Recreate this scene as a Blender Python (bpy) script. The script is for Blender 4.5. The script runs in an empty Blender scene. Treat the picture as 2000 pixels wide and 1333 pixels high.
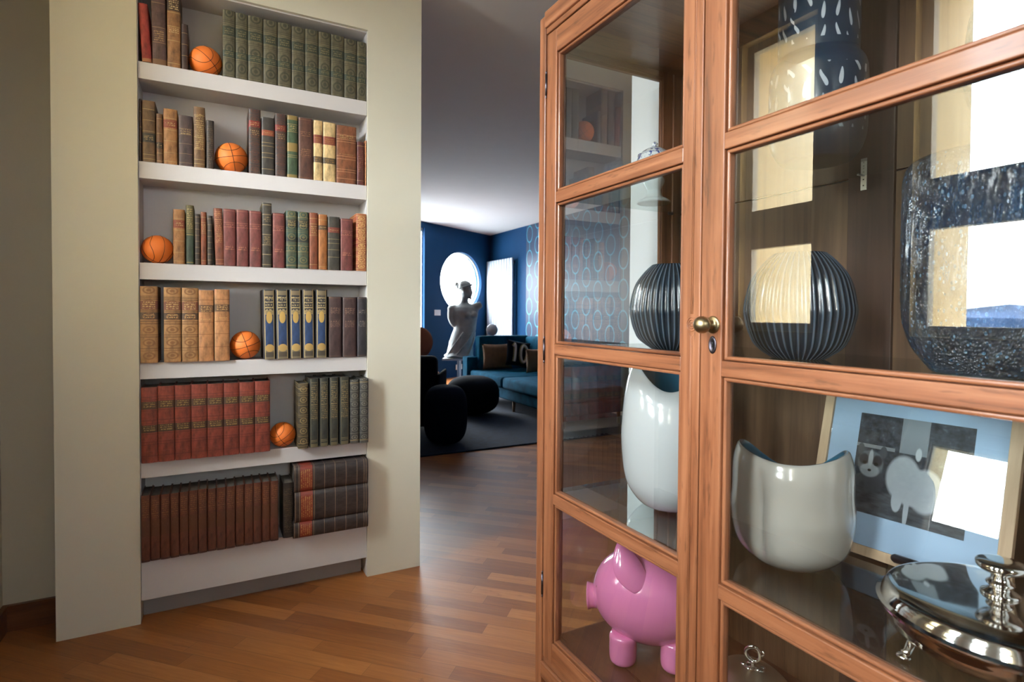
import bpy, bmesh, math, random
from mathutils import Vector, Matrix
random.seed(7)
scene = bpy.context.scene
COL = scene.collection
PI = math.pi
# ------------------------------------------------------------------ camera
FPX, PITCH, ROLL, YAW = 1106.14, math.radians(1.22), math.radians(-0.39), math.radians(-27.64)
CX, CY, EYE = 1000.0, 634.1, 1.25
cp, sp, cr, sr = math.cos(PITCH), math.sin(PITCH), math.cos(ROLL), math.sin(ROLL)
RM = Matrix(((math.cos(YAW), 0, -math.sin(YAW)), (math.sin(YAW), 0, math.cos(YAW)), (0, -1, 0))) @ \
     Matrix(((1, 0, 0), (0, cp, sp), (0, -sp, cp))) @ Matrix(((cr, -sr, 0), (sr, cr, 0), (0, 0, 1)))
CAMP = Vector((0, 0, EYE))
cam_d = bpy.data.cameras.new('camera')
cam = bpy.data.objects.new('camera', cam_d)
COL.objects.link(cam)
cam_d.sensor_width = 36.0
cam_d.lens = FPX / 2000 * 36
cam_d.shift_y = -(666.5 - CY) / 2000
cam_d.clip_start = 0.02
cam.matrix_world = Matrix.Translation(CAMP) @ Matrix((
    (RM[0][0], -RM[0][1], -RM[0][2]), (RM[1][0], -RM[1][1], -RM[1][2]), (RM[2][0], -RM[2][1], -RM[2][2]))).to_4x4()
cam_d.dof.use_dof = True
cam_d.dof.focus_distance = 1.9
cam_d.dof.aperture_fstop = 5.0
scene.camera = cam

def ray(x, y):
    return RM @ Vector(((x - CX) / FPX, (y - CY) / FPX, 1.0))
def hit(x, y, ax, val):                      # where the sight line of a measured point meets a plane
    d = ray(x, y)
    return CAMP + d * ((val - CAMP[ax]) / d[ax])
def far(x, y, depth):
    return CAMP + ray(x, y) * depth

# ------------------------------------------------------------------ world, light, exposure
world = bpy.data.worlds.new('sky')
scene.world = world
world.use_nodes = True
wt = world.node_tree
wt.nodes.clear()
w_out = wt.nodes.new('ShaderNodeOutputWorld')
w_bg = wt.nodes.new('ShaderNodeBackground')
w_tc = wt.nodes.new('ShaderNodeTexCoord')
w_sep = wt.nodes.new('ShaderNodeSeparateXYZ')
w_rmp = wt.nodes.new('ShaderNodeValToRGB')
w_map = wt.nodes.new('ShaderNodeMapRange')
wt.links.new(w_tc.outputs['Generated'], w_sep.inputs[0])
wt.links.new(w_sep.outputs['Z'], w_map.inputs[0])
w_map.inputs[1].default_value = -1.0
w_map.inputs[2].default_value = 1.0
wt.links.new(w_map.outputs[0], w_rmp.inputs[0])
r = w_rmp.color_ramp
r.elements[0].position = 0.0
r.elements[0].color = (0.10, 0.095, 0.09, 1)
r.elements[1].position = 1.0
r.elements[1].color = (0.72, 0.86, 1.0, 1)
for p, c in ((0.44, (0.16, 0.155, 0.15, 1)), (0.495, (0.30, 0.31, 0.32, 1)), (0.51, (0.90, 0.96, 1.0, 1)), (0.56, (0.93, 0.98, 1.0, 1)), (0.75, (0.84, 0.93, 1.0, 1))):
    e = r.elements.new(p)
    e.color = c
w_dot = wt.nodes.new('ShaderNodeVectorMath'); w_dot.operation = 'DOT_PRODUCT'
wt.links.new(w_tc.outputs['Generated'], w_dot.inputs[0])
w_dot.inputs[1].default_value = Vector((-0.78, -0.55, 0.32)).normalized()
w_mx = wt.nodes.new('ShaderNodeMath'); w_mx.operation = 'MAXIMUM'; w_mx.inputs[1].default_value = 0.0
wt.links.new(w_dot.outputs['Value'], w_mx.inputs[0])
w_pw = wt.nodes.new('ShaderNodeMath'); w_pw.operation = 'POWER'; w_pw.inputs[1].default_value = 7.0
wt.links.new(w_mx.outputs[0], w_pw.inputs[0])
w_add = wt.nodes.new('ShaderNodeMix'); w_add.data_type = 'RGBA'; w_add.blend_type = 'ADD'; w_add.clamp_result = False
wt.links.new(w_pw.outputs[0], w_add.inputs[0])
wt.links.new(w_rmp.outputs[0], w_add.inputs[6])
w_add.inputs[7].default_value = (2.4, 2.4, 2.4, 1)
wt.links.new(w_add.outputs[2], w_bg.inputs[0])
w_bg.inputs[1].default_value = 27.0
wt.links.new(w_bg.outputs[0], w_out.inputs[0])
scene.view_settings.view_transform = 'Standard'
scene.view_settings.look = 'None'
scene.view_settings.gamma = 1.0
scene.view_settings.use_curve_mapping = False
scene.view_settings.exposure = 0.42
scene.cycles.use_denoising = True
scene.cycles.max_bounces = 10
scene.cycles.diffuse_bounces = 5
scene.cycles.glossy_bounces = 5
scene.cycles.transmission_bounces = 6
scene.cycles.transparent_max_bounces = 24
scene.cycles.caustics_reflective = False
scene.cycles.caustics_refractive = False
scene.cycles.sample_clamp_indirect = 6.0

def portal(loc, rot, sx, sy):
    l = bpy.data.lights.new('window_daylight', 'AREA')
    l.shape = 'RECTANGLE'
    l.size, l.size_y = sx, sy
    l.cycles.is_portal = True
    o = bpy.data.objects.new('window_daylight', l)
    o.location = loc
    o.rotation_euler = rot
    COL.objects.link(o)

# ------------------------------------------------------------------ node helper and materials
def lin(r_, g, b):
    f = lambda v: (v / 255 / 12.92) if v / 255 <= 0.04045 else ((v / 255 + 0.055) / 1.055) ** 2.4
    return (f(r_), f(g), f(b), 1)

class NT:
    def __init__(s, name):
        s.mat = bpy.data.materials.new(name)
        s.mat.use_nodes = True
        s.t = s.mat.node_tree
        s.t.nodes.clear()
        s.out = s.t.nodes.new('ShaderNodeOutputMaterial')
        s.tc = None
    def n(s, kind): return s.t.nodes.new(kind)
    def put(s, sock, v):
        if hasattr(v, 'is_linked') or isinstance(v, bpy.types.NodeSocket): s.t.links.new(v, sock)
        else: sock.default_value = v
    def m(s, op, a, b=None, c=None, clamp=False):
        k = s.n('ShaderNodeMath'); k.operation = op; k.use_clamp = clamp
        s.put(k.inputs[0], a)
        if b is not None: s.put(k.inputs[1], b)
        if c is not None: s.put(k.inputs[2], c)
        return k.outputs[0]
    def mix(s, f, a, b, mode='MIX'):
        k = s.n('ShaderNodeMix'); k.data_type = 'RGBA'; k.blend_type = mode
        s.put(k.inputs[0], f); s.put(k.inputs[6], a); s.put(k.inputs[7], b)
        return k.outputs[2]
    def coord(s, which='Object'):
        if s.tc is None: s.tc = s.n('ShaderNodeTexCoord')
        return s.tc.outputs[which]
    def sep(s, v):
        k = s.n('ShaderNodeSeparateXYZ'); s.put(k.inputs[0], v)
        return k.outputs
    def mapping(s, v, scale=(1, 1, 1), rot=(0, 0, 0), loc=(0, 0, 0)):
        k = s.n('ShaderNodeMapping'); s.put(k.inputs[0], v)
        k.inputs['Scale'].default_value = scale; k.inputs['Rotation'].default_value = rot; k.inputs['Location'].default_value = loc
        return k.outputs[0]
    def noise(s, v, scale, detail=3, rough=0.5, dist=0.0):
        k = s.n('ShaderNodeTexNoise'); s.put(k.inputs['Vector'], v)
        k.inputs['Scale'].default_value = scale; k.inputs['Detail'].default_value = detail
        k.inputs['Roughness'].default_value = rough; k.inputs['Distortion'].default_value = dist
        return k.outputs[0]
    def ramp(s, f, stops, interp='LINEAR'):
        k = s.n('ShaderNodeValToRGB'); s.put(k.inputs[0], f)
        cr_ = k.color_ramp; cr_.interpolation = interp
        while len(cr_.elements) > 1: cr_.elements.remove(cr_.elements[-1])
        cr_.elements[0].position = stops[0][0]; cr_.elements[0].color = stops[0][1]
        for p, c in stops[1:]:
            e = cr_.elements.new(min(p, 1)); e.color = c
        return k.outputs[0]
    def bump(s, h, strength, dist=0.002):
        k = s.n('ShaderNodeBump'); s.put(k.inputs['Height'], h)
        k.inputs['Strength'].default_value = strength; k.inputs['Distance'].default_value = dist
        return k.outputs[0]
    def bsdf(s, color, rough=0.5, metal=0.0, normal=None, coat=0.0, spec=0.5, sheen=0.0, trans=0.0, coat_rough=0.1):
        k = s.n('ShaderNodeBsdfPrincipled')
        s.put(k.inputs['Base Color'], color); s.put(k.inputs['Roughness'], rough); s.put(k.inputs['Metallic'], metal)
        k.inputs['Coat Weight'].default_value = coat; k.inputs['Coat Roughness'].default_value = coat_rough
        k.inputs['Specular IOR Level'].default_value = spec
        k.inputs['Sheen Weight'].default_value = sheen; k.inputs['Transmission Weight'].default_value = trans
        if normal is not None: s.put(k.inputs['Normal'], normal)
        s.t.links.new(k.outputs[0], s.out.inputs[0])
        return s.mat

def plain(name, color, rough=0.5, metal=0.0, coat=0.0, var=0.06, vscale=6.0, sheen=0.0, bump=0.0, bscale=60, spec=0.5):
    s = NT(name)
    nz = s.noise(s.coord(), vscale, 4)
    c2 = tuple(max(0, v * (1 - var * 2)) for v in color[:3]) + (1,)
    c = s.ramp(nz, [(0.3, c2), (0.7, color)])
    nrm = s.bump(s.noise(s.coord(), bscale, 3), bump) if bump else None
    return s.bsdf(c, rough, metal, nrm, coat, spec, sheen)

def wood(name, light, mid, dark, axis='z', rough=0.38, coat=0.25, fine=1.0, spots=0.5):
    s = NT(name)
    sc = {'x': (1.2, 26, 26), 'y': (26, 1.2, 26), 'z': (26, 26, 1.2)}[axis]
    v = s.mapping(s.coord(), tuple(k * fine for k in sc))
    g = s.noise(v, 1.6, 7, 0.62, 0.6)
    g2 = s.noise(s.mapping(s.coord(), tuple(k * 4 * fine for k in sc)), 2.0, 4, 0.6)
    b = s.noise(s.coord(), 4.0, 3)
    c = s.ramp(g, [(0.28, dark), (0.45, mid), (0.68, light)])
    c = s.mix(s.m('MULTIPLY', s.ramp(b, [(0.38, (0, 0, 0, 1)), (0.7, (1, 1, 1, 1))]), 0.45), c, mid)
    sp_ = s.noise(s.mapping(s.coord(), {'x': (9, 60, 60), 'y': (60, 9, 60), 'z': (60, 60, 9)}[axis]), 1.3, 3, 0.6)
    c = s.mix(s.m('MULTIPLY', s.ramp(sp_, [(0.60, (0, 0, 0, 1)), (0.72, (1, 1, 1, 1))]), spots), c, tuple(v_ * 0.35 for v_ in dark[:3]) + (1,))
    c = s.mix(s.m('MULTIPLY', g2, 0.22), c, dark)
    return s.bsdf(c, s.m('ADD', s.m('MULTIPLY', g, 0.15), rough - 0.08), 0, s.bump(g2, 0.12, 0.001), coat)

def glass_mat(name, tint=(1, 1, 1, 1), gain=1.0):
    s = NT(name)
    fr = s.n('ShaderNodeFresnel'); fr.inputs[0].default_value = 1.5
    geo = s.n('ShaderNodeNewGeometry')
    front = s.m('SUBTRACT', 1.0, geo.outputs['Backfacing'])
    two = s.m('DIVIDE', s.m('MULTIPLY', fr.outputs[0], 2.0 * gain), s.m('ADD', fr.outputs[0], 1.0))
    f = s.m('MULTIPLY', two, front, clamp=True)
    tr = s.n('ShaderNodeBsdfTransparent'); tr.inputs[0].default_value = tint
    gl = s.n('ShaderNodeBsdfGlossy'); gl.inputs['Roughness'].default_value = 0.0
    mx = s.n('ShaderNodeMixShader')
    s.put(mx.inputs[0], f); s.t.links.new(tr.outputs[0], mx.inputs[1]); s.t.links.new(gl.outputs[0], mx.inputs[2])
    s.t.links.new(mx.outputs[0], s.out.inputs[0])
    return s.mat

M = {}
M['pier'] = plain('pier_paint', (0.72, 0.71, 0.60, 1), 0.42, var=0.02, vscale=3, bump=0.03, bscale=40)
M['wall'] = plain('olive_wall_paint', (0.50, 0.46, 0.36, 1), 0.6, var=0.02, vscale=3)
M['white'] = plain('white_shelf_paint', (0.66, 0.65, 0.66, 1), 0.35, var=0.015, vscale=4)
M['ceil'] = plain('ceiling_paint', (0.72, 0.70, 0.69, 1), 0.9, var=0.01)
M['palewall'] = plain('pale_wall_paint', (0.74, 0.77, 0.80, 1), 0.7, var=0.01)
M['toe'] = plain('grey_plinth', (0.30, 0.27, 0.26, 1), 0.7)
M['yellow'] = plain('yellow_render', (0.84, 0.71, 0.46, 1), 0.85, var=0.03, vscale=8, bump=0.1, bscale=90)
M['sash'] = plain('grey_sash_paint', (0.62, 0.60, 0.52, 1), 0.4)
M['blue'] = plain('blue_wall_paint', (0.003, 0.034, 0.098, 1), 0.7, var=0.03, spec=0.15)
M['glass'] = glass_mat('cabinet_glass', (0.95, 0.965, 0.96, 1), 1.75)
M['wglass'] = glass_mat('window_glass', (0.97, 0.98, 0.98, 1), 0.6)
M['sglass'] = glass_mat('shelf_glass', (0.86, 0.93, 0.92, 1))
M['brass'] = plain('aged_brass', (0.30, 0.24, 0.14, 1), 0.32, 1.0, vscale=40)
M['iron'] = plain('dark_iron', (0.10, 0.09, 0.11, 1), 0.35, 1.0, vscale=40)
M['steel'] = plain('bracket_steel', (0.72, 0.72, 0.70, 1), 0.35, 0.8)
M['black'] = plain('black_hole', (0.01, 0.01, 0.01, 1), 0.8)
M['silver'] = plain('polished_silver', (0.86, 0.84, 0.82, 1), 0.07, 1.0, var=0.02)
M['pewter'] = plain('worn_pewter', (0.50, 0.43, 0.34, 1), 0.33, 0.9, var=0.1, vscale=12)
M['orange'] = plain('orange_rubber', (0.86, 0.215, 0.035, 1), 0.55, var=0.04, bump=0.25, bscale=500)
M['seam'] = plain('black_seam', (0.025, 0.012, 0.008, 1), 0.6)
M['pink'] = plain('pink_glaze', (0.74, 0.22, 0.46, 1), 0.18, coat=0.9, var=0.02)
M['porcelain'] = plain('white_glaze', (0.56, 0.58, 0.60, 1), 0.16, coat=0.8, var=0.02)
M['cream'] = plain('cream_glaze', (0.42, 0.39, 0.35, 1), 0.18, coat=0.8, var=0.06, vscale=9)
M['blueglaze'] = plain('teal_inner_glaze', (0.03, 0.17, 0.29, 1), 0.2, coat=0.6)
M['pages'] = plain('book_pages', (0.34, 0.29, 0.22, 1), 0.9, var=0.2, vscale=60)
M['darkpages'] = plain('dark_book_pages', (0.13, 0.115, 0.10, 1), 0.95, var=0.2, vscale=60)  # darker page tone for the two lowest shelves
M['marble'] = plain('grey_marble', (0.42, 0.45, 0.44, 1), 0.5, var=0.12, vscale=12)
M['velvet'] = plain('teal_velvet', (0.004, 0.090, 0.165, 1), 0.95, sheen=0.0, spec=0.1, var=0.25, vscale=9)
M['brightvelvet'] = plain('bright_blue_velvet', (0.01, 0.27, 0.52, 1), 0.7, sheen=0.6, var=0.1)
M['tan'] = plain('tan_leather', (0.20, 0.095, 0.035, 1), 0.6, var=0.15, vscale=14)
M['darkcloth'] = plain('black_cloth', (0.004, 0.006, 0.011, 1), 0.95, sheen=0.0, spec=0.1, var=0.1)
M['bluecloth'] = plain('midnight_cloth', (0.006, 0.011, 0.024, 1), 0.95, sheen=0.0, spec=0.1, var=0.1)
M['rug'] = plain('dark_blue_rug', (0.006, 0.016, 0.042, 1), 0.98, var=0.3, vscale=25, bump=0.5, bscale=400)
M['peach'] = plain('terracotta_fabric', (0.50, 0.17, 0.08, 1), 0.8, var=0.05)
M['radiator'] = plain('white_radiator', (0.42, 0.47, 0.54, 1), 0.35)
M['tablewhite'] = plain('white_metal', (0.75, 0.76, 0.78, 1), 0.35)
M['plate'] = plain('white_plastic', (0.72, 0.74, 0.76, 1), 0.4)
M['leaf'] = plain('palm_leaf', (0.16, 0.30, 0.06, 1), 0.5, var=0.2)
M['trunk'] = plain('palm_trunk', (0.16, 0.10, 0.06, 1), 0.9)
M['hill'] = plain('hazy_hill', (0.055, 0.10, 0.20, 1), 1.0, var=0.4, vscale=0.25)
M['skirting'] = wood('skirting_wood', lin(120, 75, 45), lin(95, 55, 30), lin(60, 30, 16), 'x')
cw = (lin(158, 106, 74), lin(128, 79, 51), lin(76, 42, 27))
M['woodz'] = wood('cherry_wood_upright', *cw, 'z')
M['woody'] = wood('cherry_wood_rail', *cw, 'y')
M['woodx'] = wood('cherry_wood_cross', *cw, 'x')
bk = (lin(122, 92, 66), lin(100, 72, 50), lin(64, 42, 28))
M['backz'] = wood('brown_back_board', *bk, 'z', rough=0.6, coat=0.0, spots=0.2)
M['backd'] = wood('dark_centre_board', lin(88, 62, 50), lin(70, 48, 38), lin(46, 30, 24), 'z', rough=0.6, coat=0.0, spots=0.2)
M['shelfw'] = wood('dark_cabinet_floor', lin(98, 66, 50), lin(82, 52, 40), lin(56, 34, 26), 'y', rough=0.3, coat=0.2, spots=0.2)
M['framew'] = wood('pale_frame_wood', lin(205, 178, 148), lin(188, 160, 130), lin(160, 130, 100), 'z', rough=0.6, coat=0, spots=0.1)

def floor_mat():
    s = NT('diagonal_oak_planks')
    v = s.mapping(s.coord(), rot=(0, 0, math.radians(-46)))
    v = s.mapping(v, scale=(1, 1, 1), rot=(0, 0, math.radians(90)))
    o = s.sep(v)
    ry = s.m('DIVIDE', s.m('ADD', o[1], 50.0), 0.072)
    rowi = s.m('FLOOR', ry)
    wn = s.n('ShaderNodeTexWhiteNoise'); wn.noise_dimensions = '1D'; s.put(wn.inputs['W'], rowi)
    cx_ = s.m('ADD', s.m('DIVIDE', s.m('ADD', o[0], 50.0), 0.54), s.m('MULTIPLY', wn.outputs[0], 7.0))
    coli = s.m('FLOOR', cx_)
    w2_ = s.n('ShaderNodeTexWhiteNoise'); w2_.noise_dimensions = '1D'; s.put(w2_.inputs['W'], s.m('ADD', s.m('MULTIPLY', rowi, 17.3), coli))
    tone_id = w2_.outputs[0]
    ey = s.m('MULTIPLY', s.m('SUBTRACT', 0.5, s.m('ABSOLUTE', s.m('SUBTRACT', s.m('FRACT', ry), 0.5))), 0.072)
    ex = s.m('MULTIPLY', s.m('SUBTRACT', 0.5, s.m('ABSOLUTE', s.m('SUBTRACT', s.m('FRACT', cx_), 0.5))), 0.54)
    gap = s.m('LESS_THAN', s.m('MINIMUM', ex, ey), 0.0007)
    g = s.noise(s.mapping(v, scale=(2.2, 40, 1)), 2.2, 7, 0.62, 0.7)
    g2 = s.noise(s.mapping(v, scale=(6, 120, 1)), 2.0, 3)
    tone = s.m('ADD', s.m('MULTIPLY', tone_id, 0.42), s.m('MULTIPLY', g, 0.56))
    c = s.ramp(tone, [(0.14, lin(108, 60, 30)), (0.38, lin(144, 88, 46)), (0.60, lin(168, 108, 58)), (0.86, lin(196, 136, 80))])
    c = s.mix(s.m('MULTIPLY', g2, 0.25), c, lin(104, 56, 30))
    k = s.noise(s.mapping(v, scale=(5, 14, 1)), 1.4, 4, 0.6, 1.0)
    c = s.mix(s.m('MULTIPLY', s.ramp(k, [(0.66, (0, 0, 0, 1)), (0.74, (1, 1, 1, 1))]), 0.45), c, lin(86, 50, 34))
    c = s.mix(s.m('MULTIPLY', gap, 0.55), c, lin(56, 32, 20))
    hgt = s.m('ADD', s.m('MULTIPLY', g2, 0.35), s.m('MULTIPLY', s.m('SUBTRACT', 1.0, gap), 0.8))
    wav = s.noise(s.mapping(v, scale=(3, 14, 1)), 1.0, 2)
    return s.bsdf(c, s.m('ADD', s.m('MULTIPLY', g, 0.20), 0.27), 0, s.bump(s.m('ADD', hgt, s.m('MULTIPLY', wav, 2.0)), 0.3, 0.002), 0.0)
M['floor'] = floor_mat()

def wallpaper():
    s = NT('oval_chain_wallpaper')
    o = s.sep(s.coord())
    u = s.m('DIVIDE', s.m('ADD', o[1], 40.0), 0.30)
    coln = s.m('FLOOR', u)
    fu = s.m('MULTIPLY', s.m('SUBTRACT', s.m('SUBTRACT', u, coln), 0.5), 0.30)
    odd = s.m('MODULO', coln, 2.0)
    w = s.m('ADD', s.m('DIVIDE', s.m('ADD', o[2], 40.0), 0.44), s.m('MULTIPLY', odd, 0.5))
    fw = s.m('MULTIPLY', s.m('SUBTRACT', s.m('FRACT', w), 0.5), 0.44)
    d = s.m('SQRT', s.m('ADD', s.m('POWER', s.m('DIVIDE', fu, 0.105), 2.0), s.m('POWER', s.m('DIVIDE', fw, 0.145), 2.0)))
    ring = s.m('LESS_THAN', s.m('ABSOLUTE', s.m('SUBTRACT', d, 1.0)), 0.085)
    link = s.m('MULTIPLY', s.m('LESS_THAN', s.m('ABSOLUTE', fu), 0.008), s.m('GREATER_THAN', d, 1.0))
    mask = s.m('MAXIMUM', ring, link)
    var = s.noise(s.coord(), 2.2, 3)
    ln = s.mix(var, lin(28, 92, 104), lin(56, 150, 178))
    bg = s.mix(var, lin(38, 44, 66), lin(16, 42, 74))
    return s.bsdf(s.mix(mask, bg, ln), 0.55)
M['paper'] = wallpaper()

# ------------------------------------------------------------------ object helpers
def tag(o, label=None, cat=None, group=None, kind=None):
    if label: o['label'] = label
    if cat: o['category'] = cat
    if group: o['group'] = group
    if kind: o['kind'] = kind
    return o
def empty(name, loc, label, cat, group=None, rz=0.0, rot=None):
    o = bpy.data.objects.new(name, None)
    o.empty_display_size = 0.05
    COL.objects.link(o)
    o.location = loc
    o.rotation_euler = rot if rot else (0, 0, rz)
    return tag(o, label, cat, group)
def link(name, bm, mats, parent=None, smooth=False, loc=None, rot=None, angle=None):
    bmesh.ops.recalc_face_normals(bm, faces=bm.faces[:])
    me = bpy.data.meshes.new(name)
    bm.to_mesh(me)
    bm.free()
    for m_ in (mats if isinstance(mats, (list, tuple)) else [mats]): me.materials.append(m_)
    if smooth:
        me.polygons.foreach_set('use_smooth', [True] * len(me.polygons))
        if angle: me.set_sharp_from_angle(angle=math.radians(angle))
    o = bpy.data.objects.new(name, me)
    COL.objects.link(o)
    if parent is not None: o.parent = parent
    if loc is not None: o.location = loc
    if rot is not None: o.rotation_euler = rot
    return o
def box(bm, x0, x1, y0, y1, z0, z1, bev=0.0, mi=0, seg=2):
    vs = [bm.verts.new((x, y, z)) for x in (x0, x1) for y in (y0, y1) for z in (z0, z1)]
    fs = [bm.faces.new([vs[i] for i in f]) for f in ((0, 1, 3, 2), (4, 6, 7, 5), (0, 4, 5, 1), (2, 3, 7, 6), (0, 2, 6, 4), (1, 5, 7, 3))]
    for f in fs: f.material_index = mi
    if bev > 0:
        es = list({e for f in fs for e in f.edges})
        rr = bmesh.ops.bevel(bm, geom=es, offset=bev, segments=seg, profile=0.5, affect='EDGES')
        for f in rr['faces']: f.material_index = mi
    return vs
def bx(*a, **k):
    bm = bmesh.new(); box(bm, *a, **k); return bm
def tube(bm, pts, rad, seg=8, closed=False, mi=0):
    pts = [Vector(p) for p in pts]
    rads = rad if isinstance(rad, (list, tuple)) else [rad] * len(pts)
    rings = []
    n = len(pts)
    up = Vector((0.13, 0.27, 0.95)).normalized()
    for i, p in enumerate(pts):
        a = pts[(i - 1) % n] if (closed or i > 0) else p
        b = pts[(i + 1) % n] if (closed or i < n - 1) else p
        t = (b - a).normalized()
        u = up - t * up.dot(t)
        if u.length < 1e-3: u = Vector((1, 0, 0)) - t * t.x
        u.normalize(); v = t.cross(u); up = u
        rings.append([bm.verts.new(p + (u * math.cos(2 * PI * k / seg) + v * math.sin(2 * PI * k / seg)) * rads[i]) for k in range(seg)])
    for i in range(n if closed else n - 1):
        a, b = rings[i], rings[(i + 1) % n]
        off = 0
        if closed and i == n - 1:
            off = min(range(seg), key=lambda q: (a[0].co - b[q].co).length)
        for k in range(seg):
            f = bm.faces.new((a[k], a[(k + 1) % seg], b[(k + 1 + off) % seg], b[(k + off) % seg])); f.material_index = mi
    if not closed:
        for rg in (rings[0][::-1], rings[-1]):
            f = bm.faces.new(rg); f.material_index = mi
def lathe(bm, prof, seg=64, mod=None, mi=0, top_cap=False):
    rings = []
    for (r_, z) in prof:
        if r_ < 1e-6: rings.append([bm.verts.new((0, 0, z))]); continue
        ring = []
        for k in range(seg):
            a = 2 * PI * k / seg
            rr, zz = (mod(a, r_, z) if mod else (r_, z))
            ring.append(bm.verts.new((rr * math.cos(a), rr * math.sin(a), zz)))
        rings.append(ring)
    for a, b in zip(rings[:-1], rings[1:]):
        for k in range(seg):
            k2 = (k + 1) % seg
            if len(a) == 1 and len(b) == 1: continue
            if len(a) == 1: f = bm.faces.new((a[0], b[k2], b[k]))
            elif len(b) == 1: f = bm.faces.new((a[k], a[k2], b[0]))
            else: f = bm.faces.new((a[k], a[k2], b[k2], b[k]))
            f.material_index = mi
def ell(bm, c, rad, seg=24, rings=14, mi=0, rot=None):
    mat = Matrix.Translation(c) @ (rot.to_matrix().to_4x4() if rot else Matrix()) @ Matrix.Diagonal((rad[0], rad[1], rad[2], 1))
    rr = bmesh.ops.create_uvsphere(bm, u_segments=seg, v_segments=rings, radius=1.0, matrix=mat)
    for v in rr['verts']:
        for f in v.link_faces: f.material_index = mi
def smoothcurve(pts, n=6):
    out = []
    P = [pts[0]] + list(pts) + [pts[-1]]
    for i in range(1, len(P) - 2):
        p0, p1, p2, p3 = [Vector(P[j]) for j in (i - 1, i, i + 1, i + 2)]
        for k in range(n):
            t = k / n
            out.append(0.5 * ((2 * p1) + (p2 - p0) * t + (2 * p0 - 5 * p1 + 4 * p2 - p3) * t * t + (3 * p1 - p0 - 3 * p2 + p3) * t ** 3))
    out.append(Vector(P[-2]))
    return out
def prof(pts, n=6):
    lo = min(b for a, b in pts)
    return [(max(0.0, p.x), max(lo, p.y)) for p in smoothcurve([(a, b, 0) for a, b in pts], n)]

def holed_wall(name, p0, p1, z0, z1, t, holes, mat, side_mat=None):
    """wall from p0 to p1 (plan), inner face on the line, thickness t to the left of p0->p1; holes are loops of (s, z)"""
    d = Vector((p1[0] - p0[0], p1[1] - p0[1])); L = d.length; d.normalize()
    nrm = Vector((-d.y, d.x))
    bm = bmesh.new()
    loops = [[(0, z0), (L, z0), (L, z1), (0, z1)]] + holes
    def P(s, z, off): return (p0[0] + d.x * s + nrm.x * off, p0[1] + d.y * s + nrm.y * off, z)
    fronts = []; edges = []
    for lp in loops:
        vs = [bm.verts.new(P(s, z, 0)) for s, z in lp]; fronts.append(vs)
        edges += [bm.edges.new((vs[i], vs[(i + 1) % len(vs)])) for i in range(len(vs))]
    rr = bmesh.ops.triangle_fill(bm, use_beauty=True, use_dissolve=False, edges=edges)
    tris = [g for g in rr['geom'] if isinstance(g, bmesh.types.BMFace)]
    mp = {}
    for vs, lp in zip(fronts, loops):
        for v, (s, z) in zip(vs, lp): mp[v] = bm.verts.new(P(s, z, t))
    for f in tris: bm.faces.new([mp[v] for v in reversed(f.verts)])
    for li, vs in enumerate(fronts):
        for i in range(len(vs)):
            a, b = vs[i], vs[(i + 1) % len(vs)]
            f = bm.faces.new((a, b, mp[b], mp[a])); f.material_index = 1 if (li > 0 and side_mat) else 0
    o = link(name, bm, [mat] + ([side_mat] if side_mat else []))
    return tag(o, kind='structure')

# ------------------------------------------------------------------ room shell
CEIL = 2.85
WX = -0.735            # inner face of the window wall
YB = 2.651             # front of the bookcase pier
NX = 5.09              # far blue wall (radiator)
fl = bmesh.new()
def slab(bm, pts, z0, z1):
    lo = [bm.verts.new((x, y, z0)) for x, y in pts]; hi = [bm.verts.new((x, y, z1)) for x, y in pts]
    bm.faces.new(lo[::-1]); bm.faces.new(hi)
    for i in range(len(pts)):
        j = (i + 1) % len(pts); bm.faces.new((lo[i], lo[j], hi[j], hi[i]))
OUT = [(-1.20, -2.35), (1.62, -2.35), (1.62, 1.58), (5.24, 1.58), (5.24, 10.90), (-1.95, 6.75), (-1.95, 2.80), (-1.20, 2.80)]
slab(fl, OUT, -0.12, 0.0)
tag(link('floor', fl, M['floor']), kind='structure')
cl = bmesh.new()
slab(cl, OUT, CEIL, CEIL + 0.15)
tag(link('ceiling', cl, M['ceil']), kind='structure')

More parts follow.
